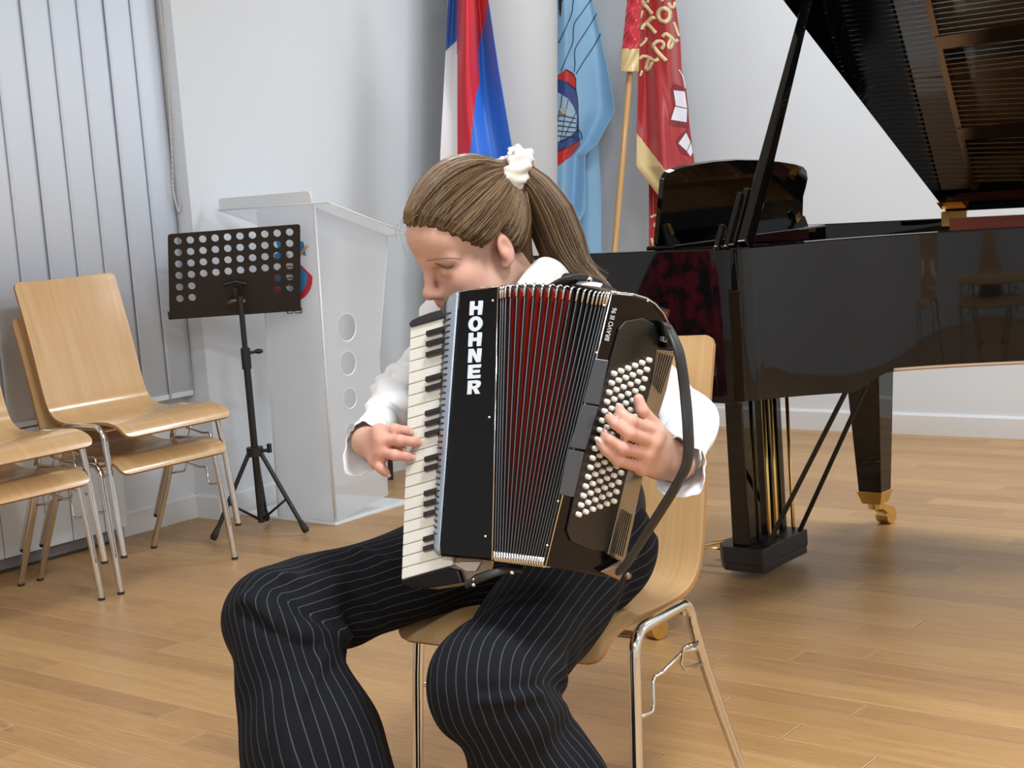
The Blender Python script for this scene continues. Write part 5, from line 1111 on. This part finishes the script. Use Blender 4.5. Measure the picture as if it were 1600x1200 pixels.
def legco(P):
    W, C, S_, T_, Bk = [], [], [], [], []
    for p, q, hg in bones:
        d = q-p; L = np.linalg.norm(d); d = d/L; t = np.clip(((P-p) @ d)/L, 0, 1); v = P-p-(t*L)[..., None]*d; di = np.linalg.norm(v, axis=-1); s_ = v @ hg
        W.append(1/(di+.004)**6); C.append(np.sqrt(np.maximum(di*di-s_*s_, 1e-9))); Bk.append((P-p) @ np.cross(d, hg)); S_.append(s_); T_.append(t)
    W = np.array(W); W /= W.sum(0); right = (W[0]+W[1]) > .5
    f = np.where(right, np.maximum(Bk[0], Bk[1]), np.maximum(Bk[2], Bk[3])); sg = np.where(f > 0, 1., -1.)
    c, s_ = (W*np.array(C)).sum(0)*sg, (W*np.array(S_)).sum(0); n_ = np.maximum(np.hypot(c, s_), 1e-6)
    return c/n_, s_/n_, W, np.array(T_), np.tanh(f*25)
def folds(P):
    c, s, W, T_, bk = legco(P); ph = np.arctan2(s, c); sh_ = W[1]*T_[1]+W[3]*T_[3]; kn = W[0]*T_[0]+W[2]*T_[2]+W[1]*(1-T_[1])+W[3]*(1-T_[3])
    al = T_[0]*W[0]*.45+T_[2]*W[2]*.45+W[1]*(.45+T_[1]*.42)+W[3]*(.45+T_[3]*.42)
    return -.013*sh_*np.sin(ph*5+1+al*4)-.0070*kn**3*np.sin(al*62+2.6*s)*np.clip(.25-bk, 0, 1)-.005*np.sin(al*34+3*s+2*c+1.5*np.sin(al*13))*(1-sh_)
Pr, Fr = tr.mesh(.0075, disp=folds, smooth=2)
def around(P):
    Ds, Ss, Fs_ = [], [], []
    for p, q, hg in bones:
        d = q-p; L = np.linalg.norm(d); d = d/L; t = np.clip(((P-p) @ d)/L, -.2, 1.0) if len(Ds) % 2 == 0 else np.clip(((P-p) @ d)/L, 0, 1.2)
        v = P-p-(t*L)[..., None]*d; s0 = v @ hg; Ds.append(np.linalg.norm(v, axis=-1)); Ss.append(s0); Fs_.append((P-p) @ np.cross(d, hg))
    Ds, Ss, Fs_ = map(np.array, (Ds, Ss, Fs_)); right = np.minimum(Ds[0], Ds[1]) < np.minimum(Ds[2], Ds[3]); i0_ = np.where(right, 0, 2); n0 = np.arange(len(P))
    D0, D1 = Ds[i0_, n0], Ds[i0_+1, n0]; j = np.where(D0 < D1, i0_, i0_+1); di, s0 = Ds[j, n0], Ss[j, n0]; f = np.maximum(Fs_[i0_, n0], Fs_[i0_+1, n0])
    c0 = np.sqrt(np.maximum(di*di-s0*s0, 1e-10))*np.where(f > 0, 1., -1.); n_ = np.maximum(np.hypot(c0, s0), 1e-6); return c0/n_, s0/n_
c_, s_ = around(Pr)
def pin():
    mt = mat('pinstripe_wool', (.012, .013, .016), .85, sheen=.0, spec=.12); N = NT(mt); a = N.n('ShaderNodeAttribute'); a.attribute_name = 'around'; sp = N.n('ShaderNodeSeparateXYZ'); N.l(a.outputs['Vector'], sp.inputs[0])
    f = N.math('FRACT', N.math('MULTIPLY', N.math('ARCTAN2', sp.outputs[1], sp.outputs[0]), 34/(2*math.pi)))
    ln = N.math('LESS_THAN', N.math('ABSOLUTE', N.math('SUBTRACT', f, .5)), .045)
    N.base(N.mix(N.math('MULTIPLY', ln, .62), (.0085, .0095, .0125), (.105, .105, .11))); return mt
np_mesh('trousers', Pr, Fr, pin(), bd, {'around': np.stack([c_, s_, 0*c_], 1)})
for a_, k_, d in ((ankR, kneeR, nrm(V(-.35, -1, 0))), (ankL, kneeL, nrm(V(.1, -1, 0)))):
    so = SDF(); f0 = V(a_[0], a_[1], .035); so.cap(f0+d*-.05, f0+d*.13, .036, .034, .02).ell(f0+d*.03+V(0, 0, .02), (.045, .06, .035), None, .03)
    P_, F_ = so.mesh(.008); P_[:, 2] = np.maximum(P_[:, 2], .002); np_mesh('shoe', P_, F_, mat('black_leather', (.01, .01, .01), .35), bd)
# ------------------------------------------------------------------ light
w = bpy.data.worlds.new('world'); scene.world = w; w.use_nodes = True
w.node_tree.nodes['Background'].inputs[0].default_value = (.8, .88, 1, 1); w.node_tree.nodes['Background'].inputs[1].default_value = .3
for x, y in LAMPS:
    l = bpy.data.lights.new('panel_light', 'AREA'); l.energy = (15 if y < 3 else 24) if x < -2 else (66 if x < 1 and y < 3 else 42); l.size = .58; l.color = (.905, .96, 1)
    o = bpy.data.objects.new('panel_light', l); COL.objects.link(o); o.location = (x, y, HC-.02)
vs = scene.view_settings; vs.view_transform = 'Standard'; vs.look = 'None'; vs.gamma = 1; vs.exposure = .36; vs.use_curve_mapping = False
scene.cycles.use_denoising = True; scene.cycles.max_bounces = 8; scene.cycles.transparent_max_bounces = 12
